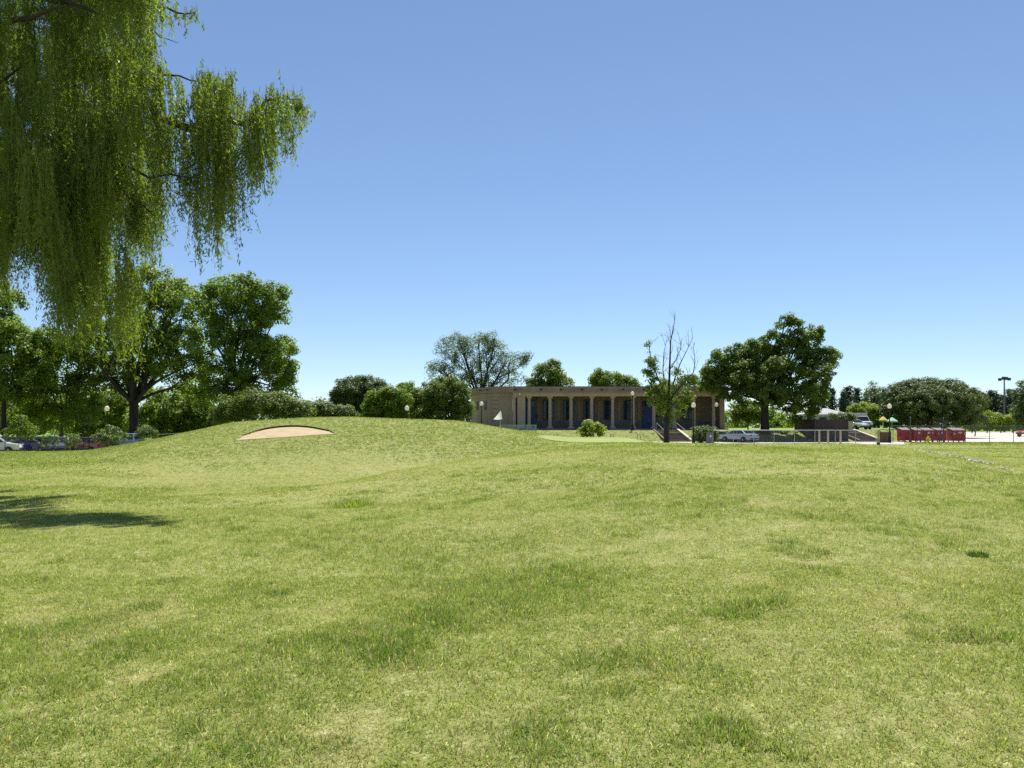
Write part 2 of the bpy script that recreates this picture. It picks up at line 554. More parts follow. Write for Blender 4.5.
def fields(x, y):
    x, y = np.asarray(x, float), np.asarray(y, float)
    jx, jy = x + (fbm(x, y, .9, 31) - .5) * 1.2, y + (fbm(x, y, 1.1, 32) - .5) * 1.6
    lush = np.clip((fbm(x, y, 2.6, 41, 4) - .5) * 2.4 + .12, 0, 1) * .8
    dry = np.clip((fbm(x, y, 3.4, 51, 4) - .45) * 2.2, 0, 1) * .85
    for cx, cy, rx, ry, a in _LW:
        q = np.exp(-(((jx - cx) / rx) ** 2 + ((jy - cy) / ry) ** 2))
        lush = np.maximum(lush, q * a)
        dry = dry * (1 - .7 * q)
    for cx, cy, rx, ry, a in _DW:
        q = np.exp(-(((jx - cx) / rx) ** 2 + ((jy - cy) / ry) ** 2))
        dry = np.maximum(dry, q * a)
        lush = lush * (1 - .6 * np.minimum(q, 1))
    u = U0 + F * x / np.maximum(y, 1)
    back = np.clip((y - 36) / 5, 0, 1) * np.clip((600 - u) / 60, 0, 1)
    lush = np.maximum(lush, back * (.38 + .5 * fbm(x, y, 4.0, 77, 3)))
    lawn = np.clip((y - 74) / 3, 0, 1)
    lush = np.maximum(lush, lawn * .9)
    weeds = np.clip((fbm(x, y, .55, 91, 2) - .66) * 7, 0, 1) * np.clip((30 - y) / 10, 0, 1)
    lush = np.maximum(lush, weeds * .8)
    bare = np.clip((fbm(x, y, .8, 95, 2) - .68) * 8, 0, 1)
    dry = np.maximum(dry, bare * .9)
    return np.clip(lush, 0, 1), np.clip(dry, 0, 1)

# ------------------------------------------------------------------ ground
def make_ground():
    th_in = np.radians(np.arange(-38, 38.01, .2))
    th_out = np.radians(np.concatenate([np.arange(-180, -38, 6.0), np.arange(44, 180, 6.0)]))
    th = np.sort(np.concatenate([th_in, th_out]))
    r = [0.0, .3]
    while r[-1] < 1500:
        q = r[-1]
        r.append(q + (max(.08, q * .012) if q < 42 else .22 if q < 62 else .5 if q < 105 else q * .05))
    r = np.array(r[1:])
    T, R = np.meshgrid(th, r, indexing='ij')
    X, Y = R * np.sin(T), R * np.cos(T)
    x, y = X.ravel(), Y.ravel()
    z = gz(x, y)
    lush, dry = fields(x, y)
    n, m = len(th), len(r)
    idx = np.arange(n * m).reshape(n, m)
    nx = np.roll(idx, -1, axis=0)
    f = np.stack([idx[:, :-1], idx[:, 1:], nx[:, 1:], nx[:, :-1]], -1).reshape(-1, 4)
    v = np.stack([x, y, z], -1)
    o = mesh_obj('ground', v, f, grass_mat('turf_soil', False), smooth=True, attrs={'lush': ('POINT', lush), 'dry': ('POINT', dry), 'near': ('POINT', np.clip((y > 0) * (108 - y) / 10, 0, 1))})
    # small cap round the tripod point
    tag(o, kind='structure')
    c = MB()
    q = [(r[0] * math.sin(t), r[0] * math.cos(t), .0) for t in th[::6]]
    c.add(q, [tuple(range(len(q)))[::-1]])
    return o
make_ground()

def sheet(name, m, u0, u1, Y0, Y1, off, du=3.0, dY=.5, keep=None):
    us, ys = np.arange(u0, u1 + .01, du), np.arange(Y0, Y1 + .01, dY)
    Ug, Yg = np.meshgrid(us, ys, indexing='ij')
    x, y = ((Ug - U0) / F * Yg).ravel(), Yg.ravel()
    z = gz(x, y) + off
    n, k = Ug.shape
    idx = np.arange(n * k).reshape(n, k)
    f = np.stack([idx[:-1, :-1], idx[1:, :-1], idx[1:, 1:], idx[:-1, 1:]], -1).reshape(-1, 4)
    if keep is not None:
        ok = keep(x, y)
        f = f[ok[f].all(1)]
    o = mesh_obj(name, np.stack([x, y, z], -1), f, m, smooth=True)
    return tag(o, kind='structure')

m_sand = mat('bunker_sand', (.365, .283, .162), .95, .22, 1.1, .4)
m_green = mat('green_turf', (.205, .250, .055), .9, .2, .5, .15)
m_asph = mat('asphalt', (.085, .085, .09), .9, .3, .6, .3)
m_conc = mat('pale_concrete', (.50, .46, .40), .9, .16, .35, .2)
m_road = mat('road_concrete', (.40, .37, .33), .9, .2, .5, .2)

def sand_sheet():
    v, f = [], []
    k = 16
    n = len(_bu)
    for i in range(n):
        for j in range(k):
            s = .01 + .975 * j / (k - 1)
            Y = _Yb[i] + (_Yt[i] - _Yb[i]) * s
            x = (_bu[i] - U0) / F * Y
            v.append((x, Y, g(x, Y) + .022 + .03 * min(1, s * 4)))
    for i in range(n - 1):
        for j in range(k - 1):
            f.append((i * k + j, (i + 1) * k + j, (i + 1) * k + j + 1, i * k + j + 1))
    tag(mesh_obj('sand_bunker', v, f, m_sand, smooth=True), kind='structure')
    v, f = [], []
    for i in range(2, n - 1):
        x1, x0 = (_bu[i] - U0) / F * _Yt[i], (_bu[i] - U0) / F * (_Yt[i] - .07)
        zo = float(_gz0(np.array([x1]), np.array([_Yt[i]]))[0])
        e = min(1, min(i - 1, n - 1 - i) / 12)
        v += [(x0, _Yt[i] - .05, zo - .09 * e - .02), (x0, _Yt[i] - .09, zo + .03 * e), (x1, _Yt[i] + .25, zo + .05 * e)]
    for i in range(n - 4):
        f += [(3 * i, 3 * i + 3, 3 * i + 4, 3 * i + 1), (3 * i + 1, 3 * i + 4, 3 * i + 5, 3 * i + 2)]
    o = mesh_obj('bunker_lip', v, f, mat('bunker_soil', (.085, .055, .032), .95, .3, 3, .4))
    o.data.materials.append(m_green)
    for k, p in enumerate(o.data.polygons):
        p.material_index = k % 2
    tag(o, kind='structure')
sand_sheet()
sheet('putting_green', m_green, 530, 664, 49, 62, .03, 1.5, .3, keep=lambda x, y: in_green(x, y))
sheet('service_road', m_road, 648, 905, 77.5, 88.6, .02, 4, .6)
sheet('car_park_paving', m_conc, 906, 1500, 88.8, 215, .03, 8, 3)
sheet('left_car_park', m_asph, -250, 196, 78.5, 98, .03, 6, 1)

# ------------------------------------------------------------------ common materials
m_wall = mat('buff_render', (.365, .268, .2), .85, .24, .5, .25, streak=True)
m_col = mat('buff_render_lit', (.50, .37, .275), .85, .16, .6, .25, streak=True)  # lighter copy of the wall colour, brighter light on the columns painted in
m_back = mat('brown_back_wall_shaded', (.30, .222, .16), .88, .25, .6, .25, streak=True)  # browner wall colour, with the shade of the loggia recess painted in too
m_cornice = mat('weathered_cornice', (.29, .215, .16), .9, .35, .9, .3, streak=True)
m_plinth = mat('grey_plinth', (.16, .155, .16), .8, .25, .8, .2)
m_roof = mat('flat_roof', (.16, .14, .12), .9, .2, .6)
m_blue = mat('blue_door_paint', (.022, .05, .19), .45, .15, 1.0)
m_frame = mat('dark_window_frame', (.03, .05, .07), .5, .2, 2)
m_pane = glass_mat('window_glass', (.012, .03, .05))
m_black = mat('black_paint', (.012, .013, .014), .45, .3, 4)
m_globe = cloth_mat('opal_globe', (.95, .91, .78), .55)
m_flag = cloth_mat('flag_cloth', (.85, .85, .85), .5)
m_steel = mat('galvanised_steel', (.38, .40, .41), .5, .2, 6, metal=.4)
m_dsteel = mat('dull_dark_steel', (.09, .10, .11), .6, .3, 6, metal=.3)
m_pale_metal = mat('pale_green_metal', (.40, .47, .46), .55, .15, 3)
m_white = mat('white_paint', (.78, .78, .76), .45, .05, 2)
m_wood = mat('pale_timber', (.50, .42, .25), .8, .25, 3, .2, streak=True)
m_dwood = mat('dark_timber', (.085, .06, .048), .85, .35, 3, .3, streak=True)
m_stone = mat('dark_step_stone', (.15, .115, .09), .9, .3, 2, .3)
m_coping = mat('pale_coping', (.55, .47, .36), .85, .15, 2, .2)
m_tyre = mat('tyre_rubber', (.02, .02, .02), .85, .2, 5)
m_rim = mat('wheel_rim', (.42, .43, .45), .35, .1, 5, metal=.7)
m_carglass = glass_mat('car_glass', (.02, .026, .032))
m_headl = mat('headlamp_lens', (.75, .77, .78), .15, .05, 5)
m_taill = mat('tail_lamp_lens', (.35, .015, .012), .2, .1, 5)
m_trim = mat('black_trim', (.03, .03, .032), .6, .2, 5)

# ------------------------------------------------------------------ the pavilion
def face_box(mb, p, q, t0, t1, z0, z1, out, thick):
    """box lying on the vertical wall from p to q (outside is to the right of p->q seen from above: towards the viewer)"""
    p, q = Vector((p[0], p[1])), Vector((q[0], q[1]))
    d = q - p
    nrm = Vector((d.y, -d.x)).normalized()
    a, b = p + d * t0, p + d * t1
    poly = [a + nrm * out, b + nrm * out, b + nrm * (out - thick), a + nrm * (out - thick)]
    mb.prism([(w.x, w.y) for w in poly], z0, z1)

def XB(u, Y):
    return (u - U0) / F * Y

YC = 101.0
def make_pavilion():
    ox, oy, oz = XB(597, 108), 108.0, .85
    org = (ox, oy, oz)
    b = thing('pavilion', 'long low buff pavilion with a colonnade and blue doors on the grassy bank', 'building', org)
    def bl(mb, name, m, parent=b, smooth=False, bevel=0.0):
        o = mb.build(name, m, parent, smooth, origin=org, bevel=bevel)
        return o
    z0, zf, ztop = .3, 1.15, 5.5
    A, B, C, D = (XB(471, 112), 112), (XB(476, 105.5), 105.5), (XB(491, 101.3), 101.3), (XB(512.5, 100.9), 100.9)
    E = (D[0], 104.5)
    xr = XB(724, 101)
    # left wing
    w = MB().prism([A, B, C, D, E, (E[0], 118), (A[0], 118)], z0, 6.0)
    bl(w, 'wing_wall', m_wall)
    w = MB()
    zq = 1.6
    while zq < 5.3:
        face_box(w, C, D, .03, .34, zq, zq + .46, .10, .09)
        zq += .57
    bl(w, 'rusticated_quoin', m_wall)
    w = MB()
    face_box(w, A, B, -.02, 1.0, 5.45, 5.95, .10, .09)
    face_box(w, B, C, .0, 1.0, 5.45, 5.95, .10, .09)
    face_box(w, C, D, .0, 1.0, 5.5, 5.95, .10, .09)
    bl(w, 'wing_frieze', m_wall)
    for (p, q, t0, t1) in ((A, B, .55, .85), (B, C, .05, .17), (B, C, .58, .72)):
        fr = MB()
        face_box(fr, p, q, t0, t1, 3.75, 4.95, .05, .08)
        fo = bl(fr, 'window', m_frame)
        pn = MB()
        face_box(pn, p, q, t0 + .02, t1 - .02, 3.83, 4.87, .055, .03)
        bl(pn, 'pane', m_pane, fo)
    # loggia: floor, back wall, end wall, ceiling, roof
    bl(MB().box(D[0] + .01, xr + .3, 99.9, 104.5, .2, zf), 'floor', m_plinth)
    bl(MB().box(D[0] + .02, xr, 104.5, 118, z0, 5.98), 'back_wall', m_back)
    bl(MB().box(XB(719.5, 101), xr, 100.7, 104.48, zf, 5.98), 'end_wall', m_wall)
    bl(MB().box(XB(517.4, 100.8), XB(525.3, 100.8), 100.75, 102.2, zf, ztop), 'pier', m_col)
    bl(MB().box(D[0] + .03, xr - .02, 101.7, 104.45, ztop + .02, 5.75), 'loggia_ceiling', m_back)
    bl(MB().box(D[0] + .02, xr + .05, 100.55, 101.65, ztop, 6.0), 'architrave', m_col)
    off = .32
    cor = [(A[0] - off, A[1] - .1), (B[0] - off * .8, B[1] - off), (C[0] - .1, C[1] - off - .25), (D[0], 100.3), (xr + .4, 100.25), (xr + .4, 118.4), (A[0] - off, 118.4)]
    bl(MB().prism(cor, 6.0, 6.17), 'cornice_bed', m_wall)
    cor2 = [(x + (-.12 if x < 20 else .12) * (1 if i in (0, 1, 4, 5, 6) else 0), y - (.12 if y < 110 else -.12)) for i, (x, y) in enumerate(cor)]
    bl(MB().prism(cor2, 6.17, 6.68), 'cornice', m_cornice, bevel=.03)
    bl(MB().prism([(x * .995 + ox * .005, y + (.35 if y < 110 else -.35)) for x, y in cor2], 6.68, 6.86), 'roof', m_roof)
    for ux in (480, 487, 515, 541, 561, 582, 602, 623, 644, 700):
        yy = 100.13 if ux > 500 else 103.3 - (ux - 477) * .17 - .9
        bl(MB().cbox(XB(ux, yy), yy, 6.28, .28, .16, .2), 'scupper', m_black)
    # columns
    cols = [529.2, 550, 571, 591.7, 612.6, 633.2, 653.8, 674.3, 694.2, 713.6]
    for u in [514.2] + cols:
        x = XB(u, YC)
        c = MB()
        c.cbox(x, YC, zf, .72, .72, .22)
        c.lathe([(.28, .22), (.28, .30), (.245, .36), (.24, 1.6), (.21, 4.0), (.21, 4.04), (.27, 4.08), (.27, 4.14)], (x, YC, zf), 16)
        c.cbox(x, YC, zf + 4.14, .68, .68, .21)
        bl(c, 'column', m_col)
    # back wall: plinth, pilaster strips, windows, doors
    bl(MB().box(D[0] + .05, XB(719, 104.4), 104.38, 104.497, zf, 2.15), 'wainscot', m_plinth)
    for u in cols[:-1]:
        xm = XB(u + 10.3, YC)
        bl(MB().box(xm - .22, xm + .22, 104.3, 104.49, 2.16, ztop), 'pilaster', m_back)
    for i, u in enumerate(cols):
        x = XB(u, YC)
        if i in (0, 6):
            d = bl(MB().box(x - .95, x + .95, 104.25, 104.44, zf, 5.05), 'door_frame', m_blue)
            for s in (-1, 1):
                dd = bl(MB().box(x + s * .43 - .41, x + s * .43 + .41, 104.2, 104.24, zf + .03, 4.1), 'door', m_blue, d)
            bl(MB().box(x - .82, x + .82, 104.2, 104.24, 4.25, 4.95), 'transom_pane', m_pane, d)
            bl(MB().box(x - .13, x - .08, 104.12, 104.2, 2.1, 2.5), 'handle', m_steel, d)
        elif i < 9:
            fr = MB()
            fr.box(x - .78, x + .78, 104.25, 104.44, 2.3, 2.42).box(x - .78, x + .78, 104.25, 104.44, 5.0, 5.12)
            for xx in (-.78, -.05, .68):
                fr.box(x + xx, x + xx + .1, 104.26, 104.43, 2.42, 5.0)
            for zz_ in (3.3, 4.2):
                fr.box(x - .68, x + .68, 104.27, 104.42, zz_, zz_ + .06)
            fo = bl(fr, 'window', m_frame)
            bl(MB().box(x - .75, x + .75, 104.36, 104.40, 2.35, 5.05), 'pane', m_pane, fo)
    bl(MB().cbox(XB(537, 104.2), 104.25, 2.6, .35, .12, .5), 'letter_box', m_black)
    bl(MB().cbox(XB(658, 104.2), 104.25, 2.7, .4, .12, .3), 'notice_plate', m_black)
    # white flood lamp under the corner of the cornice
    bl(MB().lathe([(.05, 0), (.14, -.05), (.17, -.2), (.08, -.3)], (XB(519.8, 100.3), 100.35, 5.98), 10), 'flood_lamp', m_white, smooth=True)
    # front steps seen under the loggia
    bl(MB().box(XB(611, 99.5), XB(640, 99.5), 99.2, 99.88, .6, 1.0), 'front_step', m_coping)
make_pavilion()

# entrance railing left of the colonnade
def railing():
    x0, x1, y = XB(500, 93), XB(536, 93), 93.0
    zb, zt = g(x1, y), 1.62
    t = thing('railing', 'pale green metal railing with close bars before the pavilion corner', 'railing', (x0, y, zb))
    o = (x0, y, zb)
    MB().box(x0, x1, y - .03, y + .03, zt - .06, zt).build('top_rail', m_pale_metal, t, origin=o)
    MB().box(x0, x1, y - .025, y + .025, zb + .22, zb + .27).build('bottom_rail', m_pale_metal, t, origin=o)
    for k in range(5):
        x = x0 + (x1 - x0) * k / 4
        MB().cbox(x, y, g(x, y) - .1, .08, .08, zt - g(x, y) + .12).build('post', m_pale_metal, t, origin=o)
    n = 38
    for k in range(n):
        x = x0 + (x1 - x0) * (k + .5) / n
        MB().box(x - .022, x + .022, y - .012, y + .012, zb + .25, zt - .05).build('baluster', m_pale_metal, t, origin=o)
railing()

def steps(name, label, x0, x1, Y0, Y1, n, rails):
    zb, zt = g((x0 + x1) / 2, Y0) - .02, .93
    o = ((x0 + x1) / 2, Y0, zb)
    t = thing(name, label, 'steps', o)
    for k in range(n):
        ya = Y0 + (Y1 - Y0) * k / n
        za = zb + (zt - zb) * (k + 1) / n
        MB().box(x0 + .02, x1 - .02, ya, Y1 + .5, za - (zt - zb) / n - (.3 if k == 0 else 0), za).build('tread', m_stone, t, origin=o)
    for x, w, m in ((x1, .28, m_coping), (x0 - .24, .22, m_stone)):
        c = MB()
        h = .16
        v = [(x, Y0 - .3, zb - .4), (x + w, Y0 - .3, zb - .4), (x + w, Y1 + .5, zb - .4), (x, Y1 + .5, zb - .4),
             (x, Y0 - .3, zb + h + .1), (x + w, Y0 - .3, zb + h + .1), (x + w, Y1 + .5, zt + h), (x, Y1 + .5, zt + h)]
        c.add(v, [(0, 1, 2, 3), (4, 7, 6, 5), (0, 4, 5, 1), (1, 5, 6, 2), (2, 6, 7, 3), (3, 7, 4, 0)])
        c.build('cheek_wall', m, t, origin=o)
    if rails:
        for x in (x0 + .15, x1 - .15):
            MB().tube([(x, Y0 + .2, zb + .2), (x, Y0 + .2, zb + 1.05), (x, Y1, zt + .95), (x, Y1, zt)], .025, 6).build('handrail', m_steel, t, origin=o)
steps('stone_steps', 'dark stone steps with pale sloping side wall rising to the pavilion', 18.6, 21.5, 89.2, 96, 9, True)
steps('stone_steps', 'dark stone steps with pale sloping side wall below the pale grey truck', 41.9, 44.4, 89.2, 96, 9, False)

# ------------------------------------------------------------------ enclosure, low building, yard things
def enclosure():
    x0, x1, y0, y1 = XB(815, 90.3), XB(847.5, 90.3), 90.3, 96.6
    o = ((x0 + x1) / 2, (y0 + y1) / 2, g((x0 + x1) / 2, y0) - .2)
    t = thing('board_enclosure', 'dark timber board enclosure at the end of the wire fence', 'enclosure', o)
    for nm, (xa, ya), (xb, yb) in (('front_panel', (x0, y0), (x1, y0)), ('side_panel', (x0, y1), (x0, y0)), ('side_panel', (x1, y0), (x1, y1))):
        m = MB()
        L_ = math.hypot(xb - xa, yb - ya)
        n = int(L_ / .16)
        for k in range(n):
            a, b = k / n, (k + .9) / n
            face_box(m, (xa, ya), (xb, yb), a, b, o[2], 2.25 + .03 * ((k * 7) % 3), .03, .05)
        face_box(m, (xa, ya), (xb, yb), 0, 1, .5, .62, -.03, .06)
        face_box(m, (xa, ya), (xb, yb), 0, 1, 1.9, 2.02, -.03, .06)
        m.build(nm, m_dwood, t, origin=o)
    for x, y in ((x0, y0), (x1, y0), (x0, y1), (x1, y1), ((x0 + x1) / 2, y0 + .12)):
        MB().cbox(x, y, o[2], .16, .16, 2.36 - o[2]).build('post', m_dwood, t, origin=o)
enclosure()

def shed():
    Y = 124.0
    x0, x1, z0, ze, zr = XB(812, Y), XB(851, Y), .7, 3.45, 4.5
    o = ((x0 + x1) / 2, Y + 4, z0)
    t = thing('low_building', 'small pale building with a grey hipped roof behind the timber enclosure', 'building', o)
    MB().box(x0 + .3, x1 - .3, Y + .3, Y + 8, z0, ze).build('wall', mat('pale_wall', (.42, .40, .38), .85, .12, 1), t, origin=o)
    c = MB()
    c.add([(x0, Y, ze), (x1, Y, ze), (x1, Y + 8.3, ze), (x0, Y + 8.3, ze), (x0 + 2.6, Y + 4, zr), (x1 - 2.6, Y + 4, zr)],
          [(0, 1, 5, 4), (1, 2, 5), (2, 3, 4, 5), (3, 0, 4), (0, 3, 2, 1)])
    c.build('roof', mat('grey_shingle', (.33, .33, .34), .85, .2, 1.5, .3), t, origin=o)
    MB().box(x0 - .02, x1 + .02, Y - .03, Y + .03, ze - .22, ze - .003).build('fascia', m_white, t, origin=o)
    for k in (.3, .65):
        xx = x0 + (x1 - x0) * k
        f = MB().box(xx - .6, xx + .6, Y + .22, Y + .295, 1.7, 2.9).build('window', m_frame, t, origin=o)
        MB().box(xx - .5, xx + .5, Y + .2, Y + .215, 1.8, 2.8).build('pane', m_pane, f, origin=o)
shed()

def pillar(u, Y, h, w):
    x = XB(u, Y)
    z = g(x, Y) - .1
    t = thing('gate_pillar', 'pale square masonry pillar between the timber enclosure and grey truck', 'pillar', (x, Y, z))
    MB().cbox(0, 0, 0, w, w, h).build('shaft', m_coping, t, bevel=.02)
    MB().cbox(0, 0, h, w + .14, w + .14, .12).build('capstone', m_coping, t, bevel=.02)
pillar(849.5, 98.5, 1.15, .55)

def screen():
    x0, x1, Y = XB(880.5, 85), XB(891, 85), 85.0
    o = ((x0 + x1) / 2, Y, g(x0, Y) - .05)
    t = thing('timber_screen', 'low brown timber screen just left of the globe lamp and the red bins', 'fence panel', o)
    m = MB()
    for k in range(8):
        a = x0 + (x1 - x0) * k / 8
        m.box(a + .005, a + (x1 - x0) / 8 - .005, Y - .02, Y + .02, o[2] + .06, .78)
    m.build('panel', mat('brown_timber', (.17, .10, .06), .85, .3, 2, .2, streak=True), t, origin=o)
    for x in (x0, x1):
        MB().cbox(x, Y + .06, o[2], .1, .07, .9 - o[2]).build('post', m_dwood, t, origin=o)
    MB().box(x0, x1, Y - .035, Y + .035, .785, .84).build('top_rail', m_wood, t, origin=o)
screen()

def box_truck():
    x, Y = XB(866, 112), 112.0
    t = thing('box_truck', 'pale grey box truck facing the camera behind the right stone steps', 'truck', (x, Y, g(x, Y)))
    W = 1.12
    MB().box(-W, W, 1.9, 7.2, .55, 2.55).build('cargo_box', mat('cargo_box_paint', (.42, .43, .45), .5, .08, 2), t, bevel=.03)
    cab = MB().side([(0, .45), (0, 1.15), (.75, 1.28), (1.3, 2.05, .9), (1.88, 2.1, .9), (1.88, .45)], 1.02)
    cab.v = [(y, x_, z) for x_, y, z in cab.v]
    cab.build('cab', mat('truck_cab_paint', (.40, .41, .43), .4, .08, 2), t, bevel=.03)
    ws = MB().add([(-.88, .76, 1.32), (.88, .76, 1.32), (.80, 1.225, 1.98), (-.80, 1.225, 1.98)], [(0, 1, 2, 3)])
    ws.build('windscreen', m_carglass, t)
    MB().box(-1.05, 1.05, -.12, 0, .4, .68).build('bumper', m_trim, t)
    MB().box(-.6, .6, -.03, 0, .72, 1.05).build('grille', m_trim, t)
    for s in (-1, 1):
        MB().box(s * .83 - .15, s * .83 + .15, -.03, 0, .78, 1.0).build('headlight', m_headl, t)
        MB().box(s * 1.16 - .08, s * 1.16 + .08, .8, .9, 1.3, 1.65).build('wing_mirror', m_trim, t)
        for yy in (.75, 5.6):
            wv = MB().lathe([(.2, -.11), (.38, -.11), (.4, 0), (.38, .11), (.2, .11)], (s * .92, yy, .4), 16, 'x').build('wheel', m_tyre, t, True)
            MB().lathe([(.02, -.12), (.2, -.1), (.2, .1), (.02, .12)], (s * .92, yy, .4), 12, 'x').build('rim', m_rim, wv)
box_truck()

def umbrella(u, Y, r, h, m, label):
    x = XB(u, Y)
    t = thing('patio_umbrella', label, 'umbrella', (x, Y, g(x, Y)), 0, 'umbrellas in the yard')
    MB().tube([(0, 0, 0), (0, 0, h)], .03, 8).build('pole', m_white, t)
    c = MB()
    n = 8
    vs = [(0, 0, h + .02)] + [(r * math.cos(2 * math.pi * k / n), r * math.sin(2 * math.pi * k / n), h - .55) for k in range(n)]
    vs += [(p[0] * 1.0, p[1] * 1.0, p[2] - .18) for p in vs[1:]]
    c.add(vs, [(0, 1 + k, 1 + (k + 1) % n) for k in range(n)] + [(1 + k, 1 + n + k, 1 + n + (k + 1) % n, 1 + (k + 1) % n) for k in range(n)])
    o = c.build('canopy', m, t)
    s = o.modifiers.new('thick', 'SOLIDIFY')
    s.thickness = .02
    MB().cbox(0, 0, 0, .5, .5, .08).build('base', m_dsteel, t)
umbrella(883, 108, .6, 2.0, mat('yellow_canvas', (.62, .48, .12), .8, .1, 2), 'small yellow sunshade beside the grey box truck')
umbrella(892, 109, .8, 1.85, mat('green_canvas', (.30, .50, .36), .8, .15, 2), 'pale green sunshade between the truck and the red bins')

# ------------------------------------------------------------------ lamps
def lamp_proto(h):
    t = thing('globe_lamp', '-', 'street lamp', (0, 0, 0), 0, 'black post lamps with white globes')
    MB().lathe([(.20, -.15), (.20, .12), (.15, .2), (.14, .6), (.09, .75), (.07, .8), (.055, h - .75), (.09, h - .7), (.06, h - .62), (.13, h - .56), (.13, h - .5)], (0, 0, 0), 14).build('post', m_black, t, True)
    MB().lathe([(.10, h - .5), (.20, h - .42), (.235, h - .28), (.21, h - .12), (.13, h - .02), (.07, h + .03)], (0, 0, 0), 16).build('globe', m_globe, t, True)
    MB().lathe([(.07, h + .03), (.05, h + .06), (.015, h + .14)], (0, 0, 0), 10).build('finial', m_black, t, True)
    return t
LAMPS = [  # u, globe centre v, distance, label
    (481.5, 404, 92, 'white globe lamp before the small windows of the pavilion wing'),
    (407, 408.5, 78, 'white globe lamp against the dark bushes left of the pavilion'),
    (632.5, 393.8, 97, 'tall white globe lamp in line with a pavilion column by the blue door'),
    (693.5, 405.5, 80, 'white globe lamp standing by the road at the foot of the steps'),
    (716.5, 405, 98.5, 'white globe lamp against the end wall of the pavilion'),
    (889.5, 406.5, 84, 'white globe lamp in front of the huge round bush'),
    (107, 409, 76, 'white globe lamp under the trees of the left car park'),
]
for i, (u, v, Y, lab) in enumerate(LAMPS):
    x, _, z = at(u, Y)
    h = EYE + (HZ - v) / F * Y + .28 - z
    t = lamp_proto(h)
    t.location = (x, Y, z)
    t['label'] = lab

# golf flag
def golf_flag():
    Y = 65.0
    x, _, z = at(500.3, Y)
    zt = EYE + (HZ - 410.8) / F * Y
    t = thing('golf_flag', 'white golf flag on a thin pole at the edge of the mound', 'flag', (x, Y, z))
    MB().tube([(0, 0, -.05), (0, 0, zt - z)], .016, 6).build('pole', m_white, t)
    v, f = [], []
    n, m = 9, 7
    h = zt - z
    for i in range(n):
        a = i / (n - 1)
        for j in range(m):
            b = j / (m - 1)
            xr_, xl_ = .05 + .12 * b, -.04 - .56 * b ** 1.3
            v.append((xr_ + (xl_ - xr_) * a, .05 * math.sin(a * 8 + b * 3), h - .03 - b * .70 - .05 * math.sin(a * 3) * b))
    for i in range(n - 1):
        for j in range(m - 1):
            f.append((i * m + j, (i + 1) * m + j, (i + 1) * m + j + 1, i * m + j + 1))
    o = mesh_obj('flag', v, f, m_flag, t, True)
golf_flag()

# ------------------------------------------------------------------ chain link fences
def chain_fence(pts, h, label, m_post, m_wire, n_posts, pitch=.085, tall=(), wire=.0017):
    o = (pts[0][0], pts[0][1], g(*pts[0]))
    t = thing('chain_link_fence', label, 'fence', o)
    P2 = [Vector(p) for p in pts]
    L_ = [0]
    for a, b in zip(P2, P2[1:]):
        L_.append(L_[-1] + (b - a).length)
    def along(s):
        s = min(max(s, 0), L_[-1])
        for i in range(len(P2) - 1):
            if s <= L_[i + 1]:
                q = P2[i].lerp(P2[i + 1], (s - L_[i]) / (L_[i + 1] - L_[i]))
                return q
        return P2[-1]
    N = int(L_[-1] / .5) + 1
    sg = np.linspace(0, L_[-1], N)
    qs = [along(s) for s in sg]
    gxs, gys = np.array([q.x for q in qs]), np.array([q.y for q in qs])
    gzs = gz(gxs, gys)
    gzs = np.convolve(np.pad(gzs, 4, 'edge'), np.ones(9) / 9, 'valid')
    def pt(s, hh):
        return np.array([np.interp(s, sg, gxs), np.interp(s, sg, gys), np.interp(s, sg, gzs) + hh])
    # woven wires, both diagonals, thin triangular section
    v, f = [], []
    for dr in (1, -1):
        s = -h
        while s < L_[-1] + h:
            a, b = s, s + dr * h
            lo, hi = (0.04, h)
            if 0 <= min(a, b) and max(a, b) <= L_[-1]:
                pa, pb = pt(a, .04), pt(b, h)
                k = len(v)
                for p in (pa, pb):
                    v += [(p[0] - wire, p[1], p[2]), (p[0] + wire, p[1] - wire, p[2]), (p[0] + wire, p[1] + wire, p[2])]
                f += [(k, k + 3, k + 4, k + 1), (k + 1, k + 4, k + 5, k + 2), (k + 2, k + 5, k + 3, k)]
            s += pitch
    mesh_obj('wire_mesh', np.array(v), np.array(f), m_wire, t, origin=o)
    MB().tube([pt(s, h) for s in np.linspace(0, L_[-1], N // 2)], .024, 6).build('top_rail', m_post, t, origin=o)
    for k in range(n_posts):
        s = L_[-1] * k / (n_posts - 1)
        p = pt(s, 0)
        hh = h + .06 + (tall.get(k, 0) if tall else 0)
        MB().tube([(p[0], p[1], p[2] - .15), (p[0], p[1], p[2] + hh)], .034 if not (tall and k in tall) else .07, 8).build('post', m_post, t, origin=o)
m_wire = mat('fence_wire', (.22, .23, .235), .5, .1, 5, metal=.3)
m_wire_d = mat('dark_fence_wire', (.07, .08, .09), .5, .1, 5, metal=.2)
chain_fence([(XB(713, 81.5), 81.5), (XB(876, 81.5), 81.5)], 1.46, 'low galvanised chain link fence along the road before the silver car', m_steel, m_wire, 9)
chain_fence([(XB(893, 86.3), 86.3), (XB(1110, 86.3), 86.3)], 1.93, 'taller chain link fence in front of the red refuse bins', m_dsteel, m_wire, 10, tall={})
chain_fence([(XB(-60, 72), 72), (XB(60, 72.3), 72.3), (XB(118, 73.5), 73.5), (XB(160, 76), 76), (XB(192, 80), 80)], 1.55, 'chain link fence along the left car park under the trees', m_dsteel, m_wire_d, 9)

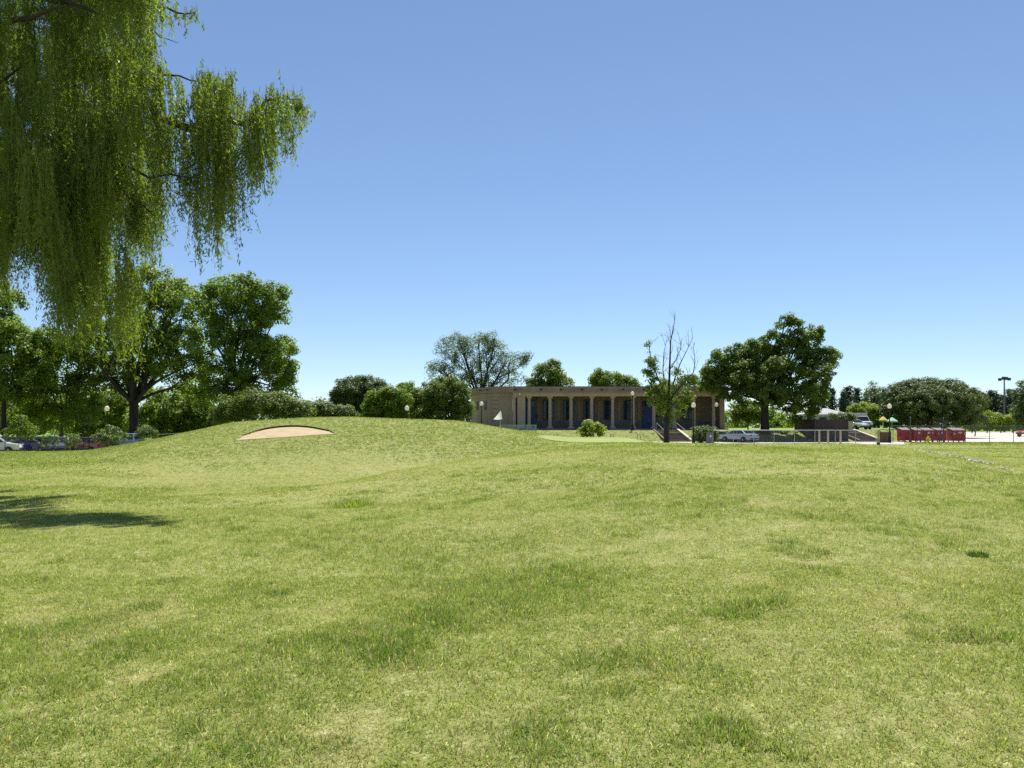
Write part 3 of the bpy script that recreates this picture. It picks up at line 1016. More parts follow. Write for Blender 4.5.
# tall square posts standing with the bins
def bin_post(u, Y, h, lab):
    x, _, z = at(u, Y)
    t = thing('steel_post', lab, 'post', (x, Y, z), 0, 'posts by the bins')
    MB().tube([(0, 0, -.1), (0, 0, h)], .075, 10).build('shaft', m_dsteel, t)
    MB().lathe([(.09, h), (.07, h + .05), (.02, h + .08)], (0, 0, 0), 10).build('cap', m_dsteel, t)
bin_post(910.3, 87.2, 2.9, 'tall steel post behind the fence between the dimmest red bins')
bin_post(943.4, 87.0, 2.85, 'tall steel post behind the fence beside the hindmost sunlit red bin')

# timber bollards along the road
for i, (u, Y, h, lab) in enumerate([(819.3, 80.6, 1.42, 'pale timber post, first of three before the dark enclosure'), (828, 80.6, 1.42, 'pale timber post, middle one of three before the dark enclosure'),
                        (840.5, 80.2, 1.42, 'pale timber post, last of three before the dark enclosure'), (878.4, 76, 1.5, 'pale timber post with a dark foot beside the globe lamp')]):
    x, _, z = at(u, Y)
    t = thing('timber_post', lab, 'post', (x, Y, z), 0, 'timber posts along the road')
    MB().cbox(0, 0, -.2, .17, .17, h + .2).build('shaft', m_wood, t, bevel=.02)
    MB().cbox(0, 0, h, .2, .2, .04).build('cap', m_wood, t)
    MB().cbox(0, 0, -.15, .24, .24, .4 if i == 3 else .22).build('foot', m_dwood, t)

# metal hoops on the bank before the pavilion
for u, Y, lab in [(555.6, 88.6, 'dark metal hoop on the lawn left of the bright shrub'), (611.8, 88.4, 'dark metal hoop on the lawn beside the bright shrub'),
                  (638.9, 88.3, 'dark metal hoop on the lawn below the blue door')]:
    x, _, z = at(u, Y)
    t = thing('metal_hoop', lab, 'bike hoop', (x, Y, z), 0, 'metal hoops on the lawn')
    w = .17
    MB().tube([(-w, 0, -.1), (-w, 0, .85), (-w * .6, 0, .95), (w * .6, 0, .95), (w, 0, .85), (w, 0, -.1)], .03, 7).build('hoop', m_black, t)
    MB().cbox(-w, 0, -.02, .12, .12, .05).build('base_plate', m_black, t)
    MB().cbox(w, 0, -.02, .12, .12, .05).build('base_plate', m_black, t)

# utility box in the roadside bush
x, Y, z = at(709.5, 80.5)
t = thing('utility_cabinet', 'grey utility cabinet with a white plate half inside the roadside bush', 'cabinet', (x, Y, z))
m_grey = mat('cabinet_grey', (.16, .165, .17), .6, .12, 3)
MB().cbox(0, 0, .05, .62, .4, 1.1).build('body', m_grey, t, bevel=.02)
MB().cbox(0, 0, 1.15, .68, .46, .05).build('lid', m_grey, t)
MB().cbox(.05, -.21, .72, .16, .01, .2).build('plate', m_white, t)

# ------------------------------------------------------------------ hydrant
x, Y, z = at(928.3, 85)
t = thing('fire_hydrant', 'yellow fire hydrant on the grass before the red bins', 'hydrant', (x, Y, z))
m_yel = mat('yellow_paint', (.75, .58, .03), .45, .1, 4)
MB().lathe([(.17, -.05), (.17, .05), (.12, .07), (.12, .5), (.16, .52), (.16, .57), (.13, .6), (.11, .68), (.05, .75), (.03, .78), (.03, .82)], (0, 0, 0), 14).build('body', m_yel, t, True)
for s in (-1, 1):
    MB().lathe([(.055, s * .1), (.075, s * .2), (.075, s * .26), (.03, s * .29)], (0, 0, .42), 10, 'x').build('nozzle', m_yel, t)
MB().lathe([(.08, -.1), (.1, -.2), (.1, -.27), (.03, -.3)], (0, 0, .36), 10, 'y').build('nozzle', m_yel, t)

# ------------------------------------------------------------------ dumpsters
m_red = mat('maroon_steel', (.44, .016, .034), .5, .3, 1.2, .1, streak=True)
m_lid = mat('bin_lid', (.16, .10, .10), .55, .2, 2)
m_stick = mat('white_sticker', (.72, .70, .68), .6, .12, 9)
def dumpster(label, u, Y, rz, w=1.72, stickers=((0, .3, .26),)):
    x, _, z = at(u, Y)
    t = thing('refuse_bin', label, 'refuse bin', (x, Y, z), rz, 'red refuse bins behind the fence')
    hw, d = w / 2, 1.3
    b = MB().side([(-d / 2, .16), (-d / 2, 1.35), (d / 2, 1.62), (d / 2, .16)], hw)
    b.v = [(y, x_, q) for x_, y, q in b.v]
    b.build('body', m_red, t, bevel=.02)
    MB().box(-hw - .04, hw + .04, -d / 2 - .04, -d / 2 - .002, 1.24, 1.34).build('rim', m_red, t)
    for s in (-1, 1):
        lid = MB()
        xa, xb = (-hw - .02, -.02) if s < 0 else (.02, hw + .02)
        lid.add([(xa, -d / 2 - .07, 1.37), (xb, -d / 2 - .07, 1.37), (xb, d / 2, 1.65), (xa, d / 2, 1.65),
                 (xa, -d / 2 - .07, 1.44), (xb, -d / 2 - .07, 1.44), (xb, d / 2, 1.72), (xa, d / 2, 1.72)],
                [(0, 3, 2, 1), (4, 5, 6, 7), (0, 1, 5, 4), (1, 2, 6, 5), (2, 3, 7, 6), (3, 0, 4, 7)])
        lid.build('lid', m_lid, t)
        MB().box(s * (hw + .045) - .04, s * (hw + .045) + .04, -.35, .35, .75, .95).build('fork_pocket', m_red, t)
        MB().box(s * hw * .55 - .05, s * hw * .55 + .05, -d / 2 - .04, -d / 2 - .002, .2, 1.23).build('stiffener', m_red, t)
        for yy in (-.5, .5):
            MB().lathe([(.02, -.04), (.08, -.04), (.08, .04), (.02, .04)], (s * (hw - .15), yy, .08), 10, 'x').build('caster', m_tyre, t)
    for sx, sw, sz in stickers:
        MB().box(sx - sw / 2, sx + sw / 2, -d / 2 - .012, -d / 2 - .004, sz - .1, sz + .11).build('sticker', m_stick, t)
dumpster('red refuse bin with three white stickers at the open end of the row', 956, 88.3, .0, 1.56, ((-.55, .22, 1.0), (.12, .42, 1.17), (.7, .2, 1.02)))
dumpster('red refuse bin with two pale stickers beside the tall steel post', 938.6, 88.6, .0, 1.10, ((-.36, .16, 1.02), (.08, .34, 1.12)))
dumpster('red refuse bin directly behind the yellow hydrant', 926.2, 88.5, .0, 1.12, ((-.05, .26, 1.12), (.4, .14, 1.1)))
dumpster('narrow red refuse bin left of the hydrant with one round sticker', 915.7, 88.3, .0, .84, ((.05, .22, 1.1),))
dumpster('dim red refuse bin nearest the globe lamp', 904, 89.4, .0, 1.05, ((.3, .12, 1.2),))

# ------------------------------------------------------------------ cars
CARS = {  # lower body outline (x,z), greenhouse base/top x, roof z, belt z, half widths, length data
    'sedan': dict(low=[(-2.28, .32), (-2.34, .55), (-2.3, .93), (-1.7, 1.0), (1.02, .98), (2.05, .84), (2.28, .66), (2.3, .36)], gh=(-1.72, -1.0, .28, 1.05), roof=1.45, belt=.975, wb=(-1.38, 1.4), r=.33),
    'suv': dict(low=[(-2.25, .38), (-2.32, .6), (-2.27, 1.12), (1.05, 1.1), (2.1, 1.0), (2.3, .8), (2.32, .42)], gh=(-2.22, -2.0, .3, 1.05), roof=1.75, belt=1.09, wb=(-1.36, 1.4), r=.37),
    'van': dict(low=[(-2.35, .34), (-2.4, .6), (-2.36, 1.08), (1.3, 1.06), (2.2, .92), (2.42, .66), (2.42, .36)], gh=(-2.32, -2.15, .55, 1.45), roof=1.76, belt=1.05, wb=(-1.45, 1.5), r=.34),
    'pickup': dict(low=[(-2.8, .5), (-2.86, .7), (-2.82, 1.08), (.95, 1.1), (2.4, 1.05), (2.62, .85), (2.65, .48)], gh=(-.95, -.85, .2, .98), roof=1.85, belt=1.08, wb=(-1.75, 1.75), r=.4),
}
def car(name, kind, label, cat, paint, u, Y, rz, zoff=0.0, group=None):
    c = CARS[kind]
    x, _, z = at(u, Y)
    t = thing(name, label, cat, (x, Y, z + .03 + zoff), rz, group)
    W, WR = .89, .66
    low = [(px, pz, .86 if abs(px) > 2.2 else (1.0 if pz < c['belt'] - .04 else .95)) for px, pz in c['low']]
    MB().side(low, W).build('body', paint, t, bevel=.05)
    a, b, d, e = c['gh']
    zb, zr = c['belt'] - .01, c['roof']
    wb_ = W * .94
    cor = {}
    for s in (-1, 1):
        cor[s] = [Vector((a, s * wb_, zb)), Vector((e, s * wb_, zb)), Vector((d, s * WR, zr)), Vector((b, s * WR, zr))]
    v = cor[-1] + cor[1]
    MB().add(v, [(0, 1, 2, 3), (7, 6, 5, 4), (1, 5, 6, 2), (2, 6, 7, 3), (3, 7, 4, 0), (0, 4, 5, 1)]).build('cabin', paint, t, bevel=.04)
    def glass(nm, q, iu=(.06, .94), iv=(.1, .9)):
        n_ = (q[1] - q[0]).cross(q[3] - q[0]).normalized() * .012
        cen = sum(q, Vector()) / 4
        if n_.dot(cen - Vector(((a + e) / 2, 0, (zb + zr) / 2))) < 0:
            n_ = -n_
        def bi(s_, t_):
            return q[0].lerp(q[1], s_).lerp(q[3].lerp(q[2], s_), t_) + n_
        MB().add([bi(iu[0], iv[0]), bi(iu[1], iv[0]), bi(iu[1], iv[1]), bi(iu[0], iv[1])], [(0, 1, 2, 3)]).build(nm, m_carglass, t)
    for s in (-1, 1):
        glass('side_window', cor[s], (.07, .47), (.1, .86))
        glass('side_window', cor[s], (.51, .93), (.1, .86))
    glass('windscreen', [cor[-1][1], cor[1][1], cor[1][2], cor[-1][2]])
    glass('rear_window', [cor[-1][0], cor[1][0], cor[1][3], cor[-1][3]], (.08, .92), (.14, .86))
    xf, xb = max(p[0] for p in c['low']), min(p[0] for p in c['low'])
    zl = c['belt'] - .3
    for s in (-1, 1):
        MB().cbox(xf - .12, s * .58, zl, .24, .34, .17).build('headlight', m_headl, t, bevel=.02)
        MB().cbox(xb + .06, s * .62, zl + .05, .16, .28, .2).build('tail_light', m_taill, t, bevel=.02)
        MB().cbox(e - .15, s * (W + .07), zb + .02, .12, .16, .13).build('wing_mirror', paint, t, bevel=.02)
        for xx in c['wb']:
            r = c['r']
            wv = MB().lathe([(r * .6, -.1), (r * .96, -.1), (r, -.05), (r, .05), (r * .96, .1), (r * .6, .1)], (xx, s * (W - .07), r), 18, 'y').build('wheel', m_tyre, t, True)
            MB().lathe([(.03, -.105), (r * .6, -.09), (r * .6, .09), (.03, .105)], (xx, s * (W - .07), r), 14, 'y').build('rim', m_rim, wv)
    MB().cbox(xf - .06, 0, c['low'][-1][1] + .02, .16, 1.45, .16).build('bumper', m_trim, t, bevel=.02)
    MB().cbox(xb + .05, 0, c['low'][0][1] + .04, .14, 1.45, .16).build('bumper', m_trim, t, bevel=.02)
    if kind == 'pickup':
        MB().box(-2.7, -1.05, -.78, .78, 1.04, 1.125).build('bed_cover', m_trim, t)
def paint(name, col, rough=.28):
    m = mat(name, col, rough, .06, 1.5, spec=.6)
    m.node_tree.nodes['Principled BSDF'].inputs['Coat Weight'].default_value = .6
    return m
p_silver = paint('silver_blue_paint', (.26, .33, .43))
p_white = paint('white_car_paint', (.78, .78, .78))
p_blue = paint('blue_car_paint', (.02, .06, .28))
p_grey = paint('slate_car_paint', (.13, .13, .19))
p_dark = paint('dark_car_paint', (.03, .035, .05))
p_red = paint('red_car_paint', (.30, .03, .05))
p_teal = paint('pale_teal_paint', (.40, .50, .52))
p_scar = paint('scarlet_paint', (.42, .012, .015))
GP = 'cars parked behind the left fence'
car('parked_car', 'sedan', 'silver blue sedan parked behind the low wire fence under the big tree', 'car', p_silver, 739, 85.6, math.radians(120))
car('parked_car', 'van', 'white car at the end of the left row, cut by the picture edge', 'car', p_white, -7, 73.6, math.radians(20), group=GP)
car('parked_car', 'sedan', 'bright blue car in the left row beside the white one', 'car', p_blue, 12, 81, math.radians(75), group=GP)
car('parked_van', 'van', 'slate grey van with long flat side in the left car park', 'van', p_grey, 29, 83, math.radians(10), group=GP)
car('parked_car', 'suv', 'dark car facing the fence in the left car park', 'car', p_dark, 44, 86, math.radians(-80), group=GP)
car('parked_car', 'suv', 'slate car with bright headlights between saplings', 'car', p_grey, 62, 82.5, math.radians(-70), group=GP)
car('parked_car', 'suv', 'red sport utility car behind the wire fence', 'car', p_red, 88, 82, math.radians(160), group=GP)
car('parked_car', 'sedan', 'dark sedan half hidden by the shrub right of the red car', 'car', p_dark, 107, 86, math.radians(10), group=GP)
car('parked_pickup', 'pickup', 'pale teal pickup beside the forked tree trunk', 'pickup truck', p_teal, 131, 86, math.radians(170), zoff=.25, group=GP)
car('parked_pickup', 'pickup', 'bright red pickup on the pale paving, cut by the picture edge', 'pickup truck', p_scar, 1032, 125, math.radians(195))
car('parked_car', 'sedan', 'light grey car partly hidden by the pillar, left of the box truck', 'car', paint('light_grey_paint', (.45, .46, .48)), 854.5, 107, math.radians(-80))

# tall floodlight pole
x, Y, z = at(1004.3, 205)
t = thing('floodlight_pole', 'tall grey pole with floodlights above the far hedge', 'light pole', (x, Y, z))
hh = EYE + (HZ - 378) / F * Y - z
MB().tube([(0, 0, 0), (0, 0, hh)], [.28, .16], 10).build('pole', m_dsteel, t)
MB().tube([(-1.4, 0, hh - .5), (1.4, 0, hh - .5)], .07, 6).build('cross_arm', m_dsteel, t)
for xx, zz_ in ((-1.35, -.2), (.45, .15), (-.35, .2), (1.25, -.1)):
    lo = MB()
    lo.cbox(xx, -.15, hh - .6 + zz_, .72, .5, .75)
    lo.build('floodlight', m_black, t, bevel=.05)
# ------------------------------------------------------------------ trees and shrubs
def rhombs(c, nrm, ax, ln, wd):
    """leaf faces: folded diamonds; c centre, nrm normal, ax leaf axis"""
    b = np.cross(nrm, ax)
    b /= np.linalg.norm(b, axis=1, keepdims=True) + 1e-9
    ax = np.cross(b, nrm)
    ax /= np.linalg.norm(ax, axis=1, keepdims=True) + 1e-9
    ln, wd = ln[:, None], wd[:, None]
    v = np.stack([c - ax * ln * .5, c + b * wd * .5 + ax * ln * .05, c + ax * ln * .5, c - b * wd * .5 + ax * ln * .05], 1)
    return v.reshape(-1, 3), np.arange(len(c) * 4).reshape(-1, 4)

def unit(n, rs):
    d = rs.normal(size=(n, 3))
    return d / np.linalg.norm(d, axis=1, keepdims=True)

def crown_leaves(rs, ells, sub_r, n_sub, per_sub, leaf, flat=.78, low=.35, up=.5, aspect=.62, shell=(.45, 1.0)):
    """ells: list of (centre, radii). Returns verts, faces, rnd, sub-clump centres"""
    C_, N_ = [], []
    vol = np.array([(e[1][0] * e[1][2]) for e in ells])
    cnt = np.maximum(1, (n_sub * vol / vol.sum()).astype(int))
    subs = []
    for (c, r), k in zip(ells, cnt):
        d = unit(k * 3, rs)
        keep = (d[:, 2] > -.25) | (rs.random(len(d)) < low)
        d = d[keep][:k]
        rad = shell[0] + (shell[1] - shell[0]) * rs.random(len(d)) ** .6
        p = np.array(c) + d * np.array(r) * rad[:, None]
        subs.append((p, d, rs.uniform(.6, 1.35, len(d)) * sub_r))
    P_ = np.concatenate([s[0] for s in subs])
    D_ = np.concatenate([s[1] for s in subs])
    R_ = np.concatenate([s[2] for s in subs])
    m = (per_sub * (R_ / sub_r) ** 2 * rs.uniform(.6, 1.3, len(R_))).astype(int) + 3
    rep = np.repeat(np.arange(len(P_)), m)
    n = len(rep)
    d = unit(n, rs)
    rad = rs.random(n) ** .45
    off = d * (R_[rep] * rad)[:, None]
    off[:, 2] = off[:, 2] * flat + R_[rep] * .12 * (1 - rad)
    c = P_[rep] + off
    nrm = d * .55 + D_[rep] * .3 + unit(n, rs) * .65 + np.array([0, 0, up])
    nrm /= np.linalg.norm(nrm, axis=1, keepdims=True)
    ax = unit(n, rs) + d * .6 + np.array([0, 0, -.35])
    ln = leaf * rs.uniform(.65, 1.35, n)
    v, f = rhombs(c, nrm, ax, ln, ln * aspect)
    base = rs.random(len(P_)) * .5
    rnd = np.clip(base[rep] + rs.random(n) * .5, 0, 1)
    return v, f, rnd, P_, R_

def limb_path(p, q, rs, wig=.12, sag=.1, n=5):
    p, q = np.array(p, float), np.array(q, float)
    L_ = np.linalg.norm(q - p)
    pts = []
    a1, a2 = rs.normal(size=3) * wig * L_ * .22, rs.normal(size=3) * wig * L_ * .16
    for i in range(n + 1):
        t = i / n
        w = p + (q - p) * t + a1 * math.sin(math.pi * t) + a2 * math.sin(2 * math.pi * t)
        w[2] += sag * L_ * math.sin(math.pi * t)
        pts.append(w)
    return pts

def tree(name, label, cat, u, Y, ells, mat_leaf, mat_bark, seed, trunk_r=.3, fork=.35, sub_r=.8, n_sub=220, per_sub=60, leaf=.28,
         group=None, base_z=None, twigs=60, trunk_lean=0.0, extra_trunks=(), limbs=True, trunk_name='trunk', dens=1.0, **kw):
    """ells in picture terms at the tree's own distance: (u, v, half width px, half height px, depth offset m[, depth radius m])"""
    rs = np.random.RandomState(seed)
    n_sub, per_sub, leaf = int(n_sub * 1.7 * dens), int(per_sub * 1.6), leaf * 1.1
    x, _, z = at(u, Y)
    if base_z is not None:
        z = base_z
    t = thing(name, label, cat, (x, Y, z), 0, group)
    E = []
    for e in ells:
        d = e[4] if len(e) > 4 else 0
        yy = Y + d
        rx, rz_ = e[2] / F * Y, e[3] / F * Y
        ry = e[5] if len(e) > 5 else (rx + rz_) * .5
        E.append((((e[0] - U0) / F * Y - x, d, EYE + (HZ - e[1]) / F * Y - z), (rx, ry, rz_)))
    v, f, rnd, subs, R_ = crown_leaves(rs, E, sub_r, n_sub, per_sub, leaf, **kw)
    mesh_obj('crown', v, f, mat_leaf, t, attrs={'rnd': ('FACE', rnd)})
    top = max(e[0][2] for e in E)
    if limbs:
        mb = MB()
        zf = top * fork
        fk = np.array([trunk_lean * zf, 0, zf])
        tp = [(0, 0, -.3), (trunk_lean * .1, 0, .15), (trunk_lean * zf * .5, rs.normal() * .05, zf * .5), tuple(fk)]
        mb.tube(tp, [trunk_r * 1.45, trunk_r * 1.08, trunk_r * .95, trunk_r * .85], 9)
        for ex, er, ez in extra_trunks:
            mb.tube([(ex, .2, -.3), (ex * .9, .2, ez * .5), (ex * .7, .1, ez)], [er * 1.3, er, er * .7], 8)
        for c, r in E:
            c = np.array(c)
            pth = limb_path(fk * np.array([1, 1, .92]), c + np.array([0, 0, r[2] * .3]), rs, .25, .06, 6)
            r0 = trunk_r * min(.62, .3 + .05 * max(r))
            mb.tube(pth, [r0 * (1 - .8 * i / 6) for i in range(7)], 6)
        k = min(twigs, len(subs))
        cs = np.array([e[0] for e in E])
        for i in rs.choice(len(subs), k, replace=False):
            j = np.argmin(np.linalg.norm(cs - subs[i], axis=1))
            s = fk + (cs[j] - fk) * rs.uniform(.45, 1.0)
            pth = limb_path(s, subs[i], rs, .3, .03, 3)
            mb.tube(pth, [trunk_r * .16, trunk_r * .11, trunk_r * .07, trunk_r * .03], 4)
        mb.build(trunk_name, mat_bark, t, True)
    return t

m_bark = mat('dark_bark', (.055, .043, .034), .95, .4, 3, .6, streak=True)
m_bark2 = mat('grey_bark', (.13, .11, .095), .95, .4, 3, .6, streak=True)
lf_mid = leaf_mat('broad_leaf', (.088, .140, .013), (.215, .280, .040), .54)
lf_light = leaf_mat('sunny_leaf', (.105, .160, .016), (.215, .270, .040), .48)
lf_dark = leaf_mat('deep_green_leaf', (.040, .078, .014), (.095, .145, .028), .36)
lf_grey = leaf_mat('grey_green_leaf', (.080, .118, .040), (.165, .210, .085), .42)
lf_bush = leaf_mat('bush_leaf', (.076, .116, .016), (.170, .218, .044), .44)
lf_yellow = leaf_mat('yellow_green_leaf', (.15, .21, .016), (.31, .36, .035), .48)
lf_pine = leaf_mat('pine_needles', (.018, .040, .016), (.045, .080, .034), .15)
lf_plane = leaf_mat('glossy_leaf', (.066, .112, .012), (.170, .230, .036), .48, rough=.5, spec=.35)

lf_dome = leaf_mat('dome_leaf', (.046, .076, .011), (.108, .145, .026), .34)

# --- left: trees beyond the car park
tree('broadleaf_tree', 'large tree with a thick forked dark trunk in the left grove, behind the teal pickup', 'tree', 134, 97,
     [(150, 285, 26, 20, 0), (120, 300, 30, 22, -2), (175, 305, 26, 20, -1), (140, 330, 36, 24, 2), (185, 345, 26, 22, -1), (105, 345, 26, 22, -2), (160, 368, 34, 18, -2), (115, 380, 24, 14, 1), (190, 385, 20, 14, 1), (150, 345, 22, 20, -4), (95, 325, 20, 18, 0), (170, 290, 22, 16, 2), (130, 360, 40, 16, 4), (192, 318, 16, 18, 2), (198, 362, 18, 18, 2), (75, 350, 20, 18, 2)],
     lf_light, m_bark, 11, trunk_r=.62, fork=.30, sub_r=.95, n_sub=330, per_sub=60, leaf=.30, twigs=110, group='broadleaf trees beyond the left car park', low=.5)
tree('broadleaf_tree', 'tall dense dark green tree against the sky at the right end of the left grove', 'tree', 238, 92,
     [(240, 292, 30, 20, 0), (268, 300, 22, 18, 0), (214, 305, 20, 20, -1), (278, 318, 14, 12, -1), (235, 322, 34, 22, 1), (272, 352, 25, 16, -1), (262, 378, 30, 24, 0), (216, 345, 24, 22, -2), (226, 380, 32, 22, 0), (282, 392, 14, 14, 0), (204, 392, 22, 18, 1), (245, 310, 34, 26, 3), (250, 350, 36, 26, 3), (288, 370, 10, 14, 0), (245, 400, 40, 14, 2)],
     lf_mid, m_bark, 12, trunk_r=.45, fork=.42, dens=.72, sub_r=.85, n_sub=480, per_sub=64, leaf=.28, twigs=110, group='broadleaf trees beyond the left car park', low=.5, extra_trunks=((-2.3, .18, 5), (-4.2, .16, 4.5), (2.0, .2, 6)))
tree('broadleaf_tree', 'leafy tree at the picture edge behind the white and blue cars', 'tree', 4, 92,
     [(-20, 330, 40, 30, 0), (15, 345, 32, 26, -1), (45, 352, 26, 24, 0), (20, 385, 38, 20, -1), (-30, 390, 40, 22, 0), (-10, 300, 26, 22, 1)],
     lf_mid, m_bark, 13, trunk_r=.28, fork=.35, sub_r=.85, n_sub=300, per_sub=56, leaf=.3, group='broadleaf trees beyond the left car park', low=.5)
tree('broadleaf_tree', 'light green loose tree seen under the willow tips, behind saplings', 'tree', 62, 100,
     [(62, 378, 26, 18, 0), (85, 390, 24, 18, 0), (42, 395, 22, 20, -1), (70, 350, 18, 16, 0), (35, 360, 22, 18, 0), (96, 368, 20, 20, 0), (92, 412, 22, 14, -2), (60, 418, 26, 14, -1)],
     lf_light, m_bark2, 14, trunk_r=.2, fork=.4, sub_r=.75, n_sub=240, per_sub=46, leaf=.28, group='broadleaf trees beyond the left car park', low=.6)
US_ = 'sunlit understory trees behind the left grove'
for i, (u, Y, es, mt, lab) in enumerate([
        (20, 112, [(15, 405, 26, 18, 0), (40, 415, 22, 16, 0), (0, 420, 18, 14, 0), (25, 428, 24, 10, -1)], lf_light, 'bright small tree behind the left cars, near the picture edge'),
        (100, 116, [(90, 408, 20, 18, 0), (110, 418, 18, 18, 0), (85, 428, 20, 10, 0), (115, 400, 14, 14, 0)], lf_light, 'bright small tree behind the left globe lamp'),
        (165, 118, [(160, 405, 22, 18, 0), (178, 418, 18, 16, 0), (150, 422, 18, 14, 0), (170, 432, 22, 10, 0)], lf_light, 'bright small tree right of the forked dark trunk'),
        (205, 120, [(200, 408, 18, 18, 0), (212, 420, 16, 14, 0), (192, 425, 16, 12, 0)], lf_light, 'bright small tree seen below the tall dark tree'),
        (60, 124, [(55, 395, 28, 24, 0), (30, 400, 24, 20, 0), (78, 405, 22, 20, 0), (55, 420, 34, 14, 0)], lf_mid, 'dim green tree deep in the grove behind the saplings'),
        (140, 128, [(140, 400, 26, 24, 0), (115, 410, 22, 20, 0), (165, 412, 22, 18, 0), (185, 400, 20, 20, 0), (140, 424, 34, 12, 0)], lf_mid, 'dim green tree deep in the grove behind the forked trunk')]):
    tree('understory_tree', lab, 'tree', u, Y, es, mt, m_bark, 30 + i, trunk_r=.14, fork=.3, sub_r=.8, n_sub=130, per_sub=40, leaf=.32, group=US_, twigs=30, low=.8)
# shrubs along the left fence
SH = 'shrubs along the left fence'
tree('shrub', 'arching grey green shrub in front of the fence beside the red car', 'shrub', 109, 71.5, [(109, 441, 10, 7, 0), (101, 438, 6, 8, 0), (118, 439, 8, 7, 0), (112, 432, 6, 6, 0)], lf_grey, m_bark2, 51, trunk_r=.05, fork=.15, sub_r=.38, n_sub=60, per_sub=26, leaf=.15, group=SH, dens=.5, twigs=40)
tree('shrub', 'rounded light shrub in front of the fence beside the forked trunk', 'shrub', 146, 74, [(146, 432, 7, 6, 0), (150, 435, 6, 5, 0), (141, 435, 5, 5, 0)], lf_grey, m_bark2, 52, trunk_r=.05, fork=.15, sub_r=.38, n_sub=44, per_sub=26, leaf=.15, group=SH, dens=.5, twigs=30)
tree('shrub', 'bright leafy shrub hanging over the slate van', 'shrub', 22, 76, [(22, 430, 12, 7, 0), (12, 434, 6, 6, 0), (30, 434, 6, 6, 0), (20, 422, 8, 6, 0)], lf_light, m_bark2, 53, trunk_r=.07, fork=.2, sub_r=.42, n_sub=70, per_sub=26, leaf=.18, group=SH, dens=.5, twigs=30)
SP = 'saplings along the left fence'
for i, (u, h, lab) in enumerate([(46, 15, 'thin sapling before the dark car facing the fence'), (54, 19, 'tallest sapling along the left fence'), (68, 14, 'thin sapling by the car with bright headlights'), (75, 17, 'thin sapling just left of the red car')]):
    vb = HZ + (EYE - at(u, 71)[2]) * F / 71
    tree('sapling', lab, 'sapling', u, 71, [(u, vb - h, 3.5, 4, 0), (u + 1, vb - h * .6, 4, 4.5, 0), (u - 1, vb - h * .35, 3, 3, 0)], lf_grey, m_bark2, 60 + i, trunk_r=.03, fork=.5, sub_r=.26, n_sub=26, per_sub=14, leaf=.12, group=SP, dens=.5, twigs=16)
for u, lab in ((83.6, 'thin dark pole rising through the fence left of the red car'), (89.2, 'thin dark pole rising above the middle of the red car')):
    x, y, z = at(u, 73)
    t = thing('thin_pole', lab, 'pole', (x, y, z), 0, 'thin poles by the left fence')
    MB().tube([(0, 0, -.2), (0, 0, EYE + (HZ - 418) / F * 73 - z)], .05, 8).build('shaft', m_black, t)
    MB().lathe([(.12, -.05), (.12, .08), (.06, .1)], (0, 0, 0), 10).build('base', m_black, t)

# --- shrubs behind the mound
BM = 'shrubs along the back of the mound'
for i, (u, Y, es, mt, lab, leaf) in enumerate([
        (262, 76, [(262, 404, 30, 14, 0), (235, 408, 20, 12, 0), (285, 408, 20, 12, 0), (222, 414, 12, 10, 0), (300, 412, 16, 9, 0)], lf_bush, 'wide pale green shrub above the sand bunker', .16),
        (322, 82, [(312, 411, 14, 8, 0), (330, 412, 14, 8, 0), (345, 414, 10, 7, 0)], lf_bush, 'low light shrub between the bunker shrub and the round dark tree', .17),
        (385, 80, [(378, 405, 14, 13, 0), (395, 400, 16, 16, 0), (388, 403, 18, 14, 2), (390, 414, 18, 10, 0), (372, 416, 10, 8, 0)], lf_mid, 'mid green shrub in front of the round dark tree', .2),
        (448, 84, [(446, 395, 22, 17, 0), (428, 398, 18, 17, 0), (440, 402, 26, 18, 2), (458, 392, 12, 10, 0), (415, 402, 14, 14, 2), (462, 404, 12, 18, 0), (445, 414, 26, 12, 0), (418, 410, 12, 10, 0)], lf_bush, 'broad shrub against the left end of the pavilion', .2),
        (407, 88, [(404, 403, 12, 16, 0), (412, 405, 12, 14, 0), (402, 392, 4, 9, 0), (410, 391, 3.5, 10, 0), (397, 398, 5, 8, 0)], lf_mid, 'shrub with two upright shoots behind the left globe of the mound', .2)]):
    tree('shrub', lab, 'shrub', u, Y, es, mt, m_bark, 70 + i, trunk_r=.12, fork=.2, sub_r=.55, n_sub=150 if i in (0, 3) else 100, per_sub=64, leaf=leaf, group=BM, twigs=30, low=.8, dens=1.3, base_z=at(u, Y)[2] - .2)
tree('round_tree', 'dense round dark green tree behind the mound', 'tree', 362, 98, [(362, 396, 31, 21, 0), (362, 394, 24, 18, 2), (350, 400, 18, 18, -1), (376, 400, 18, 18, 0), (362, 412, 32, 12, 0)], lf_dark, m_bark, 81, trunk_r=.3, fork=.25, sub_r=.6, n_sub=460, per_sub=70, leaf=.2, low=.8)
